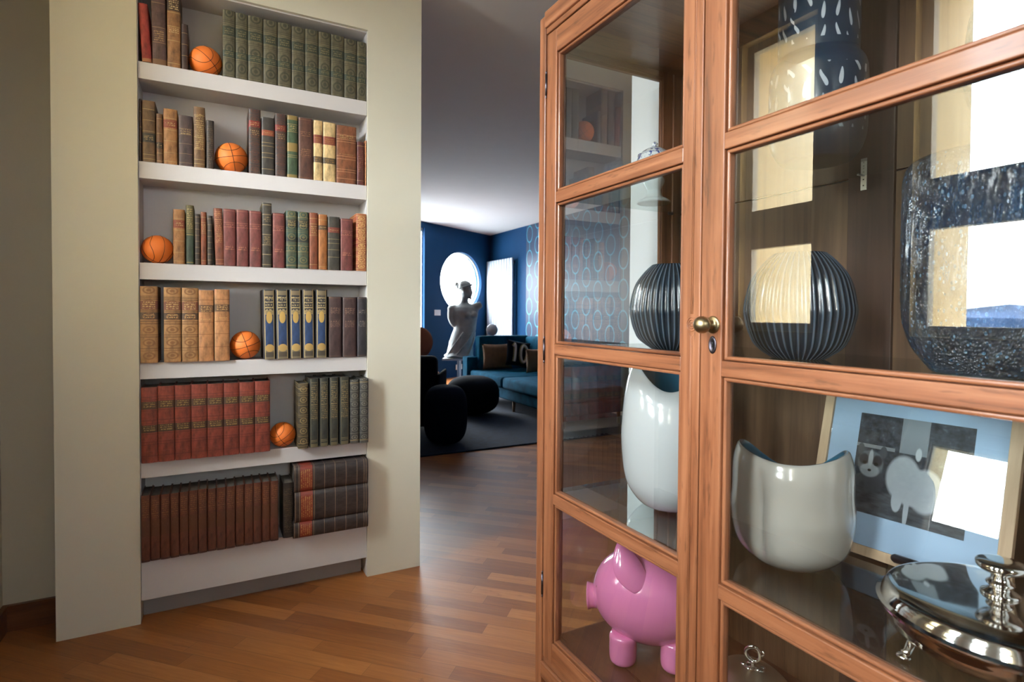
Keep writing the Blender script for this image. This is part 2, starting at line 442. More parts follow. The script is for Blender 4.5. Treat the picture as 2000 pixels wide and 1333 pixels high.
# window wall with three narrow casements and an added fourth
GX = -0.80
XM = 1.846 - GX
w1 = (hit(1590, 475, 0, XM).y, hit(1473, 487, 0, XM).y)
w2 = (w1[0] - 0.86, w1[1] - 0.86 - 0.02)
w3 = (w2[0] - 0.86, w2[1] - 0.86)
w4_added = (w3[0] - 0.86, w3[1] - 0.86)  # unseen window, added to let in more daylight
WZ = (1.205, 1.605, 1.815, 2.68)
wins = [w1, w2, w3, w4_added]
holes = [[(a - (-2.2) - 0.045, WZ[0] - 0.045), (b - (-2.2) + 0.045, WZ[0] - 0.045), (b - (-2.2) + 0.045, WZ[3] + 0.045), (a - (-2.2) - 0.045, WZ[3] + 0.045)] for a, b in wins]
o = holed_wall('wall_left', (WX, -2.2), (WX, 2.835), 0, CEIL, 0.465, holes, M['wall'], M['yellow'])
for i, (a, b) in enumerate(wins):
    fr = bmesh.new()
    x0, x1 = GX - 0.025, GX + 0.02
    box(fr, x0, x1, a - 0.045, a, WZ[0] - 0.045, WZ[3] + 0.045, 0.003)
    box(fr, x0, x1, b, b + 0.045, WZ[0] - 0.045, WZ[3] + 0.045, 0.003)
    for z0, z1 in ((WZ[0] - 0.045, WZ[0]), (WZ[1], WZ[2]), (WZ[3], WZ[3] + 0.045)):
        box(fr, x0, x1, a, b, z0, z1, 0.003)
    wo = tag(link('window_%d' % (i + 1), fr, M['sash']), kind='structure')
    for z0, z1 in ((WZ[0], WZ[1]), (WZ[2], WZ[3])):
        link('pane', bx(GX - 0.003, GX + 0.001, a, b, z0, z1), M['wglass'], wo)
    portal((GX - 0.03, (a + b) / 2, (WZ[0] + WZ[3]) / 2), (0, -PI / 2, 0), WZ[3] - WZ[0], b - a)

def wall_box(name, x0, x1, y0, y1, mat, z0=0.0, z1=CEIL):
    return tag(link(name, bx(x0, x1, y0, y1, z0, z1), mat), kind='structure')
holed_wall('wall_near', (1.5, -2.2), (WX, -2.2), 0, CEIL, 0.15, [[(1.00, 1.65), (1.40, 1.65), (1.40, 2.45), (1.00, 2.45)]], M['wall'])  # unseen opening and window added as frontal fill for the bookcase
fr = bmesh.new()
for a, b in ((0.10, 0.14), (0.46, 0.50)): box(fr, a, b, -2.29, -2.25, 1.65, 2.45, 0.003)
for a, b in ((1.65, 1.69), (2.41, 2.45)): box(fr, 0.14, 0.46, -2.29, -2.25, a, b, 0.003)
nw = tag(link('window_7', fr, M['sash']), kind='structure')
link('pane', bx(0.14, 0.46, -2.272, -2.268, 1.69, 2.41), M['wglass'], nw)
portal((0.30, -2.30, 2.05), (-PI / 2, 0, 0), 0.32, 0.72)
wall_box('wall_right', 1.50, 1.62, -2.35, 1.83, M['palewall'])
wall_box('wall_back', WX - 0.4, 0.885, 2.835, 2.95, M['wall'])
wall_box('baseboard_back', WX, -0.54, 2.817, 2.8352, M['skirting'], 0, 0.10)
wall_box('baseboard_left', WX - 0.001, WX + 0.017, -2.2, 2.817, M['skirting'], 0, 0.10)
# plastered pier round the bookcase niche
NX0, NX1, NTOP, NBACK = -0.267, 0.628, 2.548, 2.90
pm = bmesh.new()
box(pm, -0.535, NX0, YB, 2.835, 0, CEIL)
box(pm, NX1, 0.885, YB, 2.835, 0, CEIL)
box(pm, NX0, NX1, YB, 2.835, NTOP, CEIL)
tag(link('wall_bookcase', pm, M['pier']), kind='structure')
# blue room
AW0 = Vector((5.09, 10.72)); AD = Vector((3.241 - 5.092, 9.637 - 10.719)).normalized()
AW1 = AW0 + AD * 7.98
ANRM = Vector((AD.y, -AD.x))        # points out of the room
def on_angled(px, py):
    d = ray(px, py)
    n = Vector((-AD.y, AD.x))
    t = (Vector((AW0.x, AW0.y)) - Vector((0, 0))).dot(n) / (d.x * n.x + d.y * n.y)
    p = CAMP + d * t
    return (Vector((p.x, p.y)) - AW0).dot(AD), p.z
cs, cz = on_angled(901, 551)
sa, _ = on_angled(860.3, 551); sb, _ = on_angled(940.2, 551)
_, zt = on_angled(898, 492.5)
oval = [((sa + sb) / 2 + abs(sa - sb) / 2 * math.cos(2 * PI * k / 48), cz + (zt - cz) * math.sin(2 * PI * k / 48)) for k in range(48)]
s_fw, z_fw = on_angled(829.5, 445)
fw = [(s_fw, 0.12), (s_fw + 1.7, 0.12), (s_fw + 1.7, z_fw), (s_fw, z_fw)]
# the wall is built from its far end so that its thickness lies outside the room
L = (AW1 - AW0).length
flip = lambda lp: [(L - s, z) for s, z in lp]
holed_wall('wall_far_left', (AW1.x, AW1.y), (AW0.x, AW0.y), 0, CEIL, 0.14, [flip(oval), flip(fw)], M['blue'])
def ang(s, z, off=0.0):
    n = Vector((AD.y, -AD.x)) * off
    return Vector((AW0.x + AD.x * s + n.x, AW0.y + AD.y * s + n.y, z))
AROT = math.atan2(AD.y, AD.x)
sgn = 1 if (Vector((0, 0)) - AW0).dot(Vector((AD.y, -AD.x))) > 0 else -1   # +off*sgn is into the room
fr = bmesh.new()
rad0 = [(s, z) for s, z in oval]
ring_pts = [ang(s, z, -sgn * 0.07) for s, z in rad0]
tube(fr, ring_pts, 0.018, 8, True)
ow = tag(link('window_5', fr, M['sash'], smooth=True), kind='structure')
gb = bmesh.new()
va = [gb.verts.new(ang(s, z, -sgn * 0.070)) for s, z in rad0]; vb = [gb.verts.new(ang(s, z, -sgn * 0.076)) for s, z in rad0]
gb.faces.new(va); gb.faces.new(vb[::-1])
for k in range(48): gb.faces.new((va[k], va[(k + 1) % 48], vb[(k + 1) % 48], vb[k]))
link('pane', gb, M['wglass'], ow)
fr = bmesh.new()
for s0, s1, z0, z1 in ((s_fw, s_fw + 0.025, 0.12, z_fw), (s_fw + 0.82, s_fw + 0.88, 0.12, z_fw), (s_fw + 1.64, s_fw + 1.7, 0.12, z_fw), (s_fw + 0.025, s_fw + 1.64, z_fw - 0.06, z_fw), (s_fw + 0.025, s_fw + 1.64, 0.12, 0.18)):
    vs = [fr.verts.new(ang(s, z, -sgn * f)) for s in (s0, s1) for f in (0.05, 0.10) for z in (z0, z1)]
    for f in ((0, 1, 3, 2), (4, 6, 7, 5), (0, 4, 5, 1), (2, 3, 7, 6), (0, 2, 6, 4), (1, 5, 7, 3)): fr.faces.new([vs[i] for i in f])
tag(link('window_6', fr, M['radiator']), kind='structure')
pr = AROT if sgn < 0 else AROT + PI
def portal_ang(s, z, w, h):
    c = ang(s, z, -sgn * 0.12)
    inward = Vector((AD.y, -AD.x, 0)) * sgn
    q = (-inward).to_track_quat('Z', 'Y')
    portal(c, q.to_euler(), w, h)
portal_ang((sa + sb) / 2, cz, abs(sa - sb), 2 * (zt - cz))
portal_ang(s_fw + 0.85, (z_fw + 0.12) / 2, 1.7, z_fw - 0.12)

wall_box('wall_far_right', NX, NX + 0.14, 9.17, 10.86, M['blue'])
wall_box('wall_patterned', NX, NX + 0.14, 1.58, 9.17, M['paper'])
wall_box('wall_blue_near', 1.62, NX, 1.58, 1.70, M['blue'])
wall_box('wall_blue_back', -1.80, 0.884, 2.95, 3.02, M['blue'])
wall_box('wall_blue_left', -1.95, -1.80, 2.95, 6.76, M['blue'])

# the thicker outer masonry beside the first window
wall_box('wall_outer', -1.40, -1.2005, w1[1] + 0.045, 2.80, M['yellow'])

# hill seen over the roofs, mirrored in the cabinet glass
hb = bmesh.new()
prev = None
ys = [-60 + k * 3 for k in range(61)]
for k, y in enumerate(ys):
    top = 2.6 + 0.9 * math.sin(k * 0.37) + 0.6 * math.sin(k * 1.3) + random.uniform(-0.2, 0.5)
    cur = [hb.verts.new((-70, y, -12)), hb.verts.new((-70, y, 1.0)), hb.verts.new((-76, y, top)), hb.verts.new((-95, y, top * 0.8)), hb.verts.new((-95, y, -12))]
    if prev:
        for j in range(4): hb.faces.new((prev[j], cur[j], cur[j + 1], prev[j + 1]))
    prev = cur
tag(link('hill', hb, M['hill']), 'low hazy blue hillside on the horizon, mirrored in the cabinet door glass', 'hill')

# ------------------------------------------------------------------ built-in bookcase
SZ = [2.224, 1.835, 1.437, 1.040, 0.645, 0.252]
case = empty('bookcase', (0.18, 2.78, 0), 'built-in white bookcase niche of six shelves full of old books', 'bookcase')
def pt(par, name, bm, mat, **k):             # a part whose mesh is given in world coordinates, par being unrotated
    o = link(name, bm, mat, par, **k)
    o.location = -Vector(par.location)
    return o
pt(case, 'back_panel', bx(NX0, NX1, 2.822, 2.834, 0, NTOP), M['white'])
pt(case, 'side_panel', bx(NX0, NX0 + 0.002, 2.668, 2.822, 0.088, NTOP), M['white'])
pt(case, 'side_panel', bx(NX1 - 0.002, NX1, 2.664, 2.822, 0.0, NTOP), M['white'])
pt(case, 'top_panel', bx(NX0 + 0.002, NX1 - 0.002, 2.668, 2.822, NTOP - 0.006, NTOP), M['white'])
for z in SZ[:5]:
    pt(case, 'shelf', bx(NX0 + 0.002, NX1 - 0.002, YB + 0.010, 2.822, z - 0.066, z, 0.001), M['white'])
pt(case, 'shelf', bx(NX0 + 0.002, NX1 - 0.002, YB + 0.010, 2.822, 0.088, 0.252, 0.001), M['white'])
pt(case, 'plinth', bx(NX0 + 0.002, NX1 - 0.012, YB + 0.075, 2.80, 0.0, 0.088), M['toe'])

ORD = ['first', 'second', 'third', 'fourth', 'fifth', 'sixth', 'seventh', 'eighth', 'ninth', 'tenth', 'eleventh', 'twelfth', 'thirteenth', 'fourteenth', 'fifteenth', 'sixteenth']
GOLD = (0.42, 0.30, 0.12, 1)
GOLDB = (0.62, 0.47, 0.24, 1)

def spine(name, base, bands=(), text=(), tcol=GOLD, medal=None, ells=(), sides=None, wear=0.35, rough=0.55, tscale=1.0):
    """leather for a spine; bands are (v0, v1, colour), text rows (v0, v1), v runs 0..1 up the spine"""
    s = NT(name)
    g = s.sep(s.coord('Generated'))
    v = g[2]
    o = s.coord()
    c = base
    mot = s.noise(s.mapping(o, scale=(60, 60, 22)), 1.0, 5, 0.65)
    dk = tuple(k * 0.42 for k in base[:3]) + (1,)
    c = s.ramp(mot, [(0.30, dk), (0.56, base), (0.78, tuple(min(1, k * 1.35 + 0.01) for k in base[:3]) + (1,))])
    for v0, v1, bc in bands:
        f = s.m('MULTIPLY', s.m('GREATER_THAN', v, v0), s.m('LESS_THAN', v, v1))
        c = s.mix(s.m('MULTIPLY', f, 0.9), c, bc)
    if medal:
        per, off, mc = medal
        w = s.m('MULTIPLY', s.m('SUBTRACT', s.m('FRACT', s.m('DIVIDE', s.m('SUBTRACT', v, off), per)), 0.5), per)
        d = s.m('SQRT', s.m('ADD', s.m('POWER', s.m('DIVIDE', s.m('SUBTRACT', g[0], 0.5), 0.34), 2.0), s.m('POWER', s.m('DIVIDE', w, per * 0.27), 2.0)))
        ringm = s.m('MAXIMUM', s.m('LESS_THAN', s.m('ABSOLUTE', s.m('SUBTRACT', d, 0.9)), 0.16), s.m('LESS_THAN', d, 0.4))
        c = s.mix(s.m('MULTIPLY', ringm, 0.75), c, mc)
        lines = s.m('MULTIPLY', s.m('GREATER_THAN', s.m('ABSOLUTE', w), per * 0.34), s.m('GREATER_THAN', s.m('SINE', s.m('MULTIPLY', v, 210.0)), 0.35))
        c = s.mix(s.m('MULTIPLY', lines, 0.6), c, mc)
    if sides:
        f = s.m('GREATER_THAN', s.m('ABSOLUTE', s.m('SUBTRACT', g[0], 0.5)), 0.38)
        c = s.mix(f, c, sides[0])
        f = s.m('LESS_THAN', s.m('ABSOLUTE', s.m('SUBTRACT', s.m('ABSOLUTE', s.m('SUBTRACT', g[0], 0.5)), 0.365)), 0.022)
        c = s.mix(f, c, sides[1])
    for vc, ru, rv, ec in ells:
        d = s.m('ADD', s.m('POWER', s.m('DIVIDE', s.m('SUBTRACT', g[0], 0.5), ru), 2.0), s.m('POWER', s.m('DIVIDE', s.m('SUBTRACT', v, vc), rv), 2.0))
        c = s.mix(s.m('LESS_THAN', d, 1.0), c, ec)
    if text:
        tn = s.noise(s.mapping(o, scale=(420 / tscale, 60, 150 / tscale)), 1.0, 1)
        tm = s.m('GREATER_THAN', tn, 0.50)
        row = s.m('GREATER_THAN', s.m('SINE', s.m('MULTIPLY', s.sep(o)[2], 2 * PI / (0.0085 * tscale))), -0.25)
        inn = s.m('LESS_THAN', s.m('ABSOLUTE', s.m('SUBTRACT', g[0], 0.5)), 0.36)
        tot = None
        for v0, v1 in text:
            f = s.m('MULTIPLY', s.m('GREATER_THAN', v, v0), s.m('LESS_THAN', v, v1))
            tot = f if tot is None else s.m('MAXIMUM', tot, f)
        mk = s.m('MULTIPLY', s.m('MULTIPLY', tm, row), s.m('MULTIPLY', inn, tot))
        c = s.mix(s.m('MULTIPLY', mk, 0.8), c, tcol)
    wn = s.noise(s.mapping(o, scale=(110, 110, 40)), 1.0, 6, 0.7)
    c = s.mix(s.m('MULTIPLY', s.ramp(wn, [(0.60, (0, 0, 0, 1)), (0.80, (1, 1, 1, 1))]), wear), c, tuple(min(1, k * 1.6 + 0.06) for k in base[:3]) + (1,))
    return s.bsdf(c, rough, 0, s.bump(mot, 0.25, 0.001), 0.12, coat_rough=0.35)

def L3(v): return [(v - 0.004, v + 0.004, GOLD)]
def lines(*vs, c=GOLD, w=0.0035): return [(v - w, v + w, c) for v in vs]
red, dred, brn, dbr, tan_, grn, blk = lin(150, 60, 50), lin(112, 44, 42), lin(108, 76, 48), lin(74, 50, 42), lin(158, 112, 68), lin(52, 72, 56), lin(46, 42, 42)
BLK = (0.02, 0.018, 0.018, 1)
REDL = lin(130, 34, 34)
MS = {
 'redcloth': spine('red_cloth', lin(150, 54, 50), [(0, 0.06, lin(170, 120, 80))]),
 'purplebr': spine('worn_purple_leather', lin(88, 66, 62), lines(0.28, 0.47, 0.78, 0.84, c=lin(150, 120, 90)) + [(0, 0.07, lin(120, 88, 58)), (0.93, 1, lin(120, 88, 58))], [(0.30, 0.44)], lin(160, 130, 90)),
 'tanworn': spine('worn_tan_leather', lin(140, 100, 62), lines(0.05, 0.34, 0.52, 0.70) + [(0.72, 0.93, lin(52, 40, 34))], [(0.74, 0.91), (0.44, 0.5)], GOLDB),
 'umber': spine('umber_leather', lin(58, 40, 36), lines(0.3, 0.55, 0.8)),
 'olive': spine('olive_gilt_leather', lin(92, 88, 68), [(0.62, 0.76, lin(50, 60, 50)), (0.30, 0.40, lin(48, 62, 52))] + lines(0.03, 0.29, 0.41, 0.61, 0.77, 0.8, c=lin(120, 110, 80), w=0.003), [(0.65, 0.73), (0.32, 0.38)], lin(130, 120, 84), medal=(0.27, 0.02, lin(44, 48, 38))),
 'brown': spine('brown_calf', brn, lines(0.04, 0.2, 0.6, 0.9) + [(0.30, 0.42, BLK)], [(0.32, 0.40)]),
 'brownblk': spine('brown_calf_black_label', lin(104, 80, 54), [(0.32, 0.47, lin(40, 42, 40))] + lines(0.05, 0.12, 0.5, 0.68, 0.86), [(0.36, 0.43)]),
 'tanred': spine('tan_calf_red_label', tan_, [(0.66, 0.80, lin(120, 48, 34))] + lines(0.05, 0.21, 0.42, 0.62, 0.83), [(0.68, 0.78)]),
 'aubergine': spine('aubergine_calf', lin(72, 56, 56), lines(0.06, 0.24, 0.44, 0.62, 0.74, c=lin(140, 116, 84)), [(0.63, 0.73)]),
 'umbergold': spine('gilt_brown_calf', lin(116, 86, 56), lines(0.06, 0.13, 0.3, 0.5, 0.7, 0.86), [(0.3, 0.9)], GOLD),
 'blackred': spine('black_calf_red_label', lin(62, 52, 50), [(0.72, 0.82, REDL)] + lines(0.04, 0.2, 0.33, 0.46, 0.6, c=lin(96, 70, 46)), [(0.74, 0.80), (0.6, 0.68)], medal=(0.13, 0.0, lin(90, 52, 40))),
 'blackorange': spine('black_leather_orange_label', lin(56, 52, 48), [(0.68, 0.78, lin(150, 74, 46))] + lines(0.10, 0.3, 0.38, 0.5, 0.56, c=lin(150, 130, 84), w=0.005), [(0.70, 0.76)]),
 'green': spine('green_gilt_cloth', lin(62, 84, 60), [(0.93, 1, lin(140, 116, 64)), (0, 0.05, lin(140, 116, 64)), (0.42, 0.56, lin(150, 124, 70))] + lines(0.33, 0.36, 0.74, 0.86), [(0.76, 0.84)]),
 'mahogany': spine('mahogany_leather', lin(86, 54, 44), lines(0.02, 0.97, c=lin(130, 90, 60)), [(0.70, 0.78), (0.36, 0.5)], lin(140, 100, 70)),
 'vellum': spine('cream_vellum', lin(214, 186, 134), [(0.62, 0.76, lin(120, 36, 36)), (0.30, 0.40, lin(40, 34, 30))], [(0.64, 0.73), (0.31, 0.39)], lin(160, 120, 60)),
 'chestnut': spine('chestnut_gilt_leather', lin(124, 74, 46), lines(0.08, 0.2, 0.24, 0.42, 0.47, 0.72, 0.76, 0.84, c=lin(190, 140, 100)), [(0.78, 0.83), (0.5, 0.52)]),
 'dred': spine('dark_red_leather', lin(92, 40, 36), lines(0.1, 0.9), [(0.3, 0.8)], lin(120, 80, 60)),
 'greentop': spine('green_cloth_gilt_top', lin(56, 72, 60), [(0.52, 1.0, lin(96, 90, 56))] + lines(0.03, 0.5, c=lin(160, 140, 80), w=0.006), [(0.6, 0.95)]),
 'thinblk': spine('slim_ribbed_leather', lin(66, 58, 52), lines(0.1, 0.22, 0.34, 0.46, 0.58, 0.70, 0.82, 0.94, c=lin(120, 104, 80), w=0.008)),
 'thinred': spine('slim_russet_leather', lin(134, 74, 50), lines(0.08, 0.6, 0.8, 0.9), [(0.62, 0.78)]),
 'redgilt': spine('rust_gilt_leather', lin(132, 76, 58), lines(0.03, 0.1, 0.8, 0.9, c=lin(180, 130, 90)), [(0.4, 0.95)], lin(176, 130, 90)),
 'claret': spine('claret_cloth', lin(118, 62, 60), lines(0.68, 0.76, 0.97, c=lin(170, 110, 90)), [(0.69, 0.75), (0.28, 0.36)], lin(180, 120, 90)),
 'ribbedblk': spine('black_ribbed_leather', lin(64, 60, 52), lines(0.04, 0.2, 0.35, 0.51, 0.66, 0.82, 0.97, c=lin(150, 134, 100), w=0.006), [(0.37, 0.5), (0.7, 0.8)], lin(150, 130, 90)),
 'greenpat': spine('green_patterned_leather', lin(62, 84, 72), [(0.72, 0.86, lin(30, 38, 40)), (0.46, 0.55, lin(30, 38, 44))] + lines(0.05, 0.3, 0.4, 0.9), [(0.74, 0.84)], medal=(0.2, 0.05, lin(120, 112, 74))),
 'mottledtan': spine('mottled_tan_leather', lin(168, 108, 58), [(0.72, 0.8, lin(60, 50, 40))] + lines(0.05, 0.9), [(0.73, 0.79)]),
 'greyband': spine('grey_leather_red_label', lin(62, 60, 54), [(0.70, 0.80, lin(124, 50, 40))] + lines(0.24, 0.38, 0.5, 0.58, c=lin(140, 130, 90), w=0.005), [(0.72, 0.78)]),
 'orangered': spine('orange_red_gilt_leather', lin(158, 84, 56), lines(0.04, 0.96) + [(0.44, 0.56, lin(130, 44, 36))], [(0.05, 0.95)], lin(220, 180, 120), medal=(0.12, 0.02, lin(210, 160, 100))),
 'bigtan': spine('gilt_tan_calf', lin(166, 124, 78), [(0.70, 0.81, lin(110, 62, 50)), (0.57, 0.66, lin(52, 38, 32))] + lines(0.19, 0.34, 0.365, 0.51, 0.54, 0.68, 0.83, 0.86, c=lin(70, 44, 28)), [(0.71, 0.80), (0.58, 0.65)], lin(206, 170, 112), medal=(0.172, 0.005, lin(120, 78, 44))),
 'bigtan2': spine('plain_tan_calf', lin(176, 124, 80), [(0.69, 0.79, lin(80, 56, 40))] + lines(0.2, 0.38, 0.55, 0.86, c=lin(120, 76, 44)), [(0.70, 0.78), (0.58, 0.61)], lin(200, 160, 100)),
 'bluegold': spine('blue_and_gold_cloth', lin(34, 62, 104), [(0, 0.12, lin(120, 108, 80)), (0.03, 0.10, lin(60, 54, 48)), (0.66, 1.0, lin(44, 42, 42)), (0.92, 0.985, lin(130, 116, 90)), (0.66, 0.70, lin(150, 134, 96))] + lines(0.13, 0.65, 0.74, 0.88, c=lin(180, 160, 112), w=0.006), [(0.70, 0.91)], lin(190, 172, 126), ells=[(0.16, 0.36, 0.055, lin(176, 146, 86)), (0.60, 0.25, 0.085, lin(186, 154, 84))], sides=(lin(44, 42, 44), lin(196, 172, 116)), wear=0.1, tscale=1.3),
 'plumblk': spine('dark_plum_leather', lin(66, 46, 46), lines(0.02, 0.98, c=lin(100, 80, 60)), [(0.72, 0.82), (0.5, 0.62)], lin(140, 110, 90)),
 'inkblk': spine('ink_black_leather', lin(44, 42, 50), lines(0.02, 0.98, c=lin(100, 80, 60)), [(0.72, 0.80), (0.5, 0.6)], lin(140, 130, 120)),
 'redblk': spine('red_calf_black_labels', lin(128, 56, 42), [(0.71, 0.81, lin(62, 50, 34)), (0.40, 0.50, lin(56, 46, 32))] + lines(0.09, 0.24, 0.275, 0.38, 0.52, 0.56, 0.69, 0.83, 0.87, c=lin(92, 36, 30)), [(0.73, 0.80), (0.42, 0.49)], lin(150, 130, 70)),
 'giltblk': spine('black_gilt_ornate_leather', lin(70, 62, 48), lines(0.08, 0.92), (), medal=(0.16, 0.03, lin(140, 122, 80))),
 'darkgreen': spine('dark_green_gilt_leather', lin(52, 54, 48), [(0.0, 0.05, lin(100, 92, 66))] + lines(0.08, 0.10, 0.62, 0.70, 0.94, c=lin(130, 120, 86)), [(0.40, 0.92)], lin(140, 122, 80), sides=(lin(40, 42, 38), lin(96, 90, 64))),
 'greygilt': spine('grey_ornate_leather', lin(66, 66, 64), lines(0.05, 0.95), (), medal=(0.13, 0.03, lin(120, 118, 108))),
 'russet': spine('worn_russet_leather', lin(98, 54, 40), [(0.0, 0.03, lin(60, 34, 28)), (0.38, 0.62, lin(88, 52, 34))], [(0.66, 0.95)], lin(130, 88, 52), wear=0.6),
 'nearblk': spine('scuffed_black_leather', lin(48, 38, 34), lines(0.2, 0.4, 0.6, 0.8, c=lin(84, 66, 50)), [(0.1, 0.9)], lin(90, 74, 54), wear=0.5),
 'bigblk': spine('black_morocco', lin(54, 46, 46), [(0.76, 0.92, lin(136, 52, 36))] + lines(0.03, 0.06, 0.16, 0.31, 0.46, 0.60, 0.74, 0.935, 0.985, c=lin(150, 130, 104), w=0.003), [(0.77, 0.91)], lin(180, 140, 80), wear=0.3, rough=0.4),
}

def make_book(x0, x1, zb, h, yf, mat, label, group, depth=0.148, lean=0.0, bulge=0.006, bands=0, pages='pages', cat='book'):
    w = x1 - x0
    o = empty('book', ((x0 + x1) / 2, yf + bulge, zb), label, cat, group, rot=(0, lean, 0))
    bm = bmesh.new()
    t = 0.0026
    n = 8
    def profile(off, bl, back):
        hw = w / 2 - off
        p = [(-hw, back)]
        for k in range(n + 1):
            a = PI * k / n
            p.append((-hw * math.cos(a), off - bl * math.sin(a)))
        p.append((hw, back))
        return p
    outer = profile(0.0003, bulge, depth); inner = profile(t, bulge * 0.7, depth)
    def wall(z0, z1, po, pi):
        lo = [[bm.verts.new((x, y, z)) for x, y in po] for z in (z0, z1)]
        li = [[bm.verts.new((x, y, z)) for x, y in pi] for z in (z0, z1)]
        m = len(po)
        for k in range(m - 1):
            bm.faces.new((lo[0][k], lo[0][k + 1], lo[1][k + 1], lo[1][k]))
            bm.faces.new((li[0][k + 1], li[0][k], li[1][k], li[1][k + 1]))
            bm.faces.new((lo[1][k], lo[1][k + 1], li[1][k + 1], li[1][k]))
            bm.faces.new((lo[0][k + 1], lo[0][k], li[0][k], li[0][k + 1]))
        for k in (0, m - 1):
            bm.faces.new((lo[0][k], lo[1][k], li[1][k], li[0][k]))
    wall(0, h, outer, inner)
    if bands:
        for i in range(bands):
            zc = h * (i + 1) / (bands + 1)
            hw = w / 2 - 0.0008
            po = [(-hw * math.cos(PI * k / n), -(bulge + 0.0014) * math.sin(PI * k / n)) for k in range(n + 1)]
            pi = [(x * 0.97, y + 0.002) for x, y in po]
            wall(zc - 0.0022, zc + 0.0022, po, pi)
    bm.normal_update()
    link('cover', bm, mat, o, smooth=True, angle=40)
    pb = bmesh.new()
    box(pb, -w / 2 + t + 0.0004, w / 2 - t - 0.0004, 0.004, depth - 0.004, 0.003, h - 0.005)
    link('pages', pb, M[pages], o)
    return o

SHN = ['top', 'second', 'third', 'fourth', 'fifth', 'bottom']
def row(shelf, zs, ox, oy, items, yf, **kw):
    """items: (left, right, top, material, description, group) in the crop's own pixels"""
    for it in items:
        l, r_, tp, mk, desc, grp = it[:6]
        opt = dict(kw); opt.update(it[6] if len(it) > 6 else {})
        y = opt.pop('yf', yf)
        px0, px1, py = ox + l / zs, ox + r_ / zs, oy + tp / zs
        zb = SZ[shelf]
        mid = 0.5 * (py + proj_y((px0 + px1) / 2, y, zb))
        x0, x1 = hit(px0, mid, 1, y).x, hit(px1, mid, 1, y).x
        top = hit((px0 + px1) / 2, py, 1, y).z
        top = min(top, 2.534)
        x0, x1 = max(x0, NX0 + 0.004) if y > 2.64 else max(x0, NX0 + 0.004), min(x1, NX1 - 0.0034)
        make_book(x0 + 0.0004, x1 - 0.0004, zb + 0.0004, top - zb, y, MS[mk], desc, grp, **opt)
RMT = RM.transposed()
def proj(p):
    q = RMT @ (Vector(p) - CAMP)
    return q.x / q.z * FPX + CX, q.y / q.z * FPX + CY
def proj_y(px, y, z):
    x = hit(px, 600, 1, y).x
    return proj((x, y, z))[1]

# top shelf
Z1 = 3.508
S = 'on the top shelf'
g1 = 'books on the top shelf'
row(0, Z1, 240, 0, [
 (199, 299, -160, 'purplebr', 'tall worn purple-brown leather book beside the red one on the top shelf', g1, dict(bands=5, lean=-0.015)),
 (301, 396, -160, 'tanworn', 'tall scuffed tan leather book with a black title band on the top shelf', g1, dict(bands=4)),
 (399, 447, 165, 'umber', 'slim short dark brown book left of the top shelf basketball', g1)], 2.662)
x0 = hit(240 + 128 / Z1, 110, 1, 2.662).x
make_book(x0 + 0.001, x0 + 0.034, SZ[0] + 0.003, 0.225, 2.662, MS['redcloth'], 'red cloth book leaning to the left at the left end of the top shelf', g1, lean=-0.06)
gx = [683, 772, 857, 963, 1062, 1157, 1250, 1342, 1427, 1518, 1605, 1686]
gt = [70, 92, 115, 140, 160, 187, 203, 223, 243, 270, 290]
row(0, Z1, 240, 0, [(gx[i], gx[i + 1], gt[i], 'olive', '%s from the left of the eleven matching olive gilt books on the top shelf' % ORD[i], 'matching olive gilt books on the top shelf', dict(bands=0)) for i in range(11)], 2.662)
# second shelf
g2 = 'books on the second shelf'
row(1, Z1, 240, 0, [
 (97, 128, 676, 'umber', 'narrow dark spine at the far left end of the second shelf', g2),
 (130, 222, 690, 'brownblk', 'tall brown calf book with a black label near the left end of the second shelf', g2, dict(bands=5)),
 (226, 274, 780, 'brown', 'slim short dark brown book, second row, left of the tan red-labelled one', g2),
 (276, 374, 748, 'tanred', 'light tan calf book with a dark red label on the second shelf', g2, dict(bands=4)),
 (380, 481, 793, 'aubergine', 'wide aubergine leather book with gilt title on the second shelf', g2),
 (484, 564, 734, 'umbergold', 'tall gilt brown book, second from the basketball on the second shelf', g2, dict(bands=5)),
 (570, 626, 826, 'nearblk', 'slim dark book touching the left side of the second shelf basketball', g2),
 (862, 946, 748, 'blackred', 'tall black leather book with a red label right of the second shelf basketball', g2, dict(bands=5)),
 (950, 1040, 806, 'blackorange', 'short black book with an orange label between two red-labelled ones', g2),
 (1043, 1122, 780, 'blackred', 'black leather book with a red label left of the green one', g2, dict(bands=5)),
 (1126, 1200, 793, 'green', 'green book with gilt ornament in the middle of the second shelf', g2),
 (1204, 1304, 810, 'mahogany', 'mahogany brown book between the green and the cream books', g2),
 (1307, 1370, 826, 'vellum', 'narrower cream vellum book with red label, left one of the cream pair', 'cream vellum pair on the second shelf'),
 (1373, 1461, 841, 'vellum', 'wider cream vellum book with red label, right one of the cream pair', 'cream vellum pair on the second shelf'),
 (1464, 1602, 864, 'chestnut', 'very wide chestnut book with gilt lines right of the cream pair', g2),
 (1605, 1656, 972, 'dred', 'short dark red book right of the wide chestnut one', g2),
 (1659, 1686, 966, 'orangered', 'narrow orange-brown book at the right end of the second shelf', g2)], 2.660)
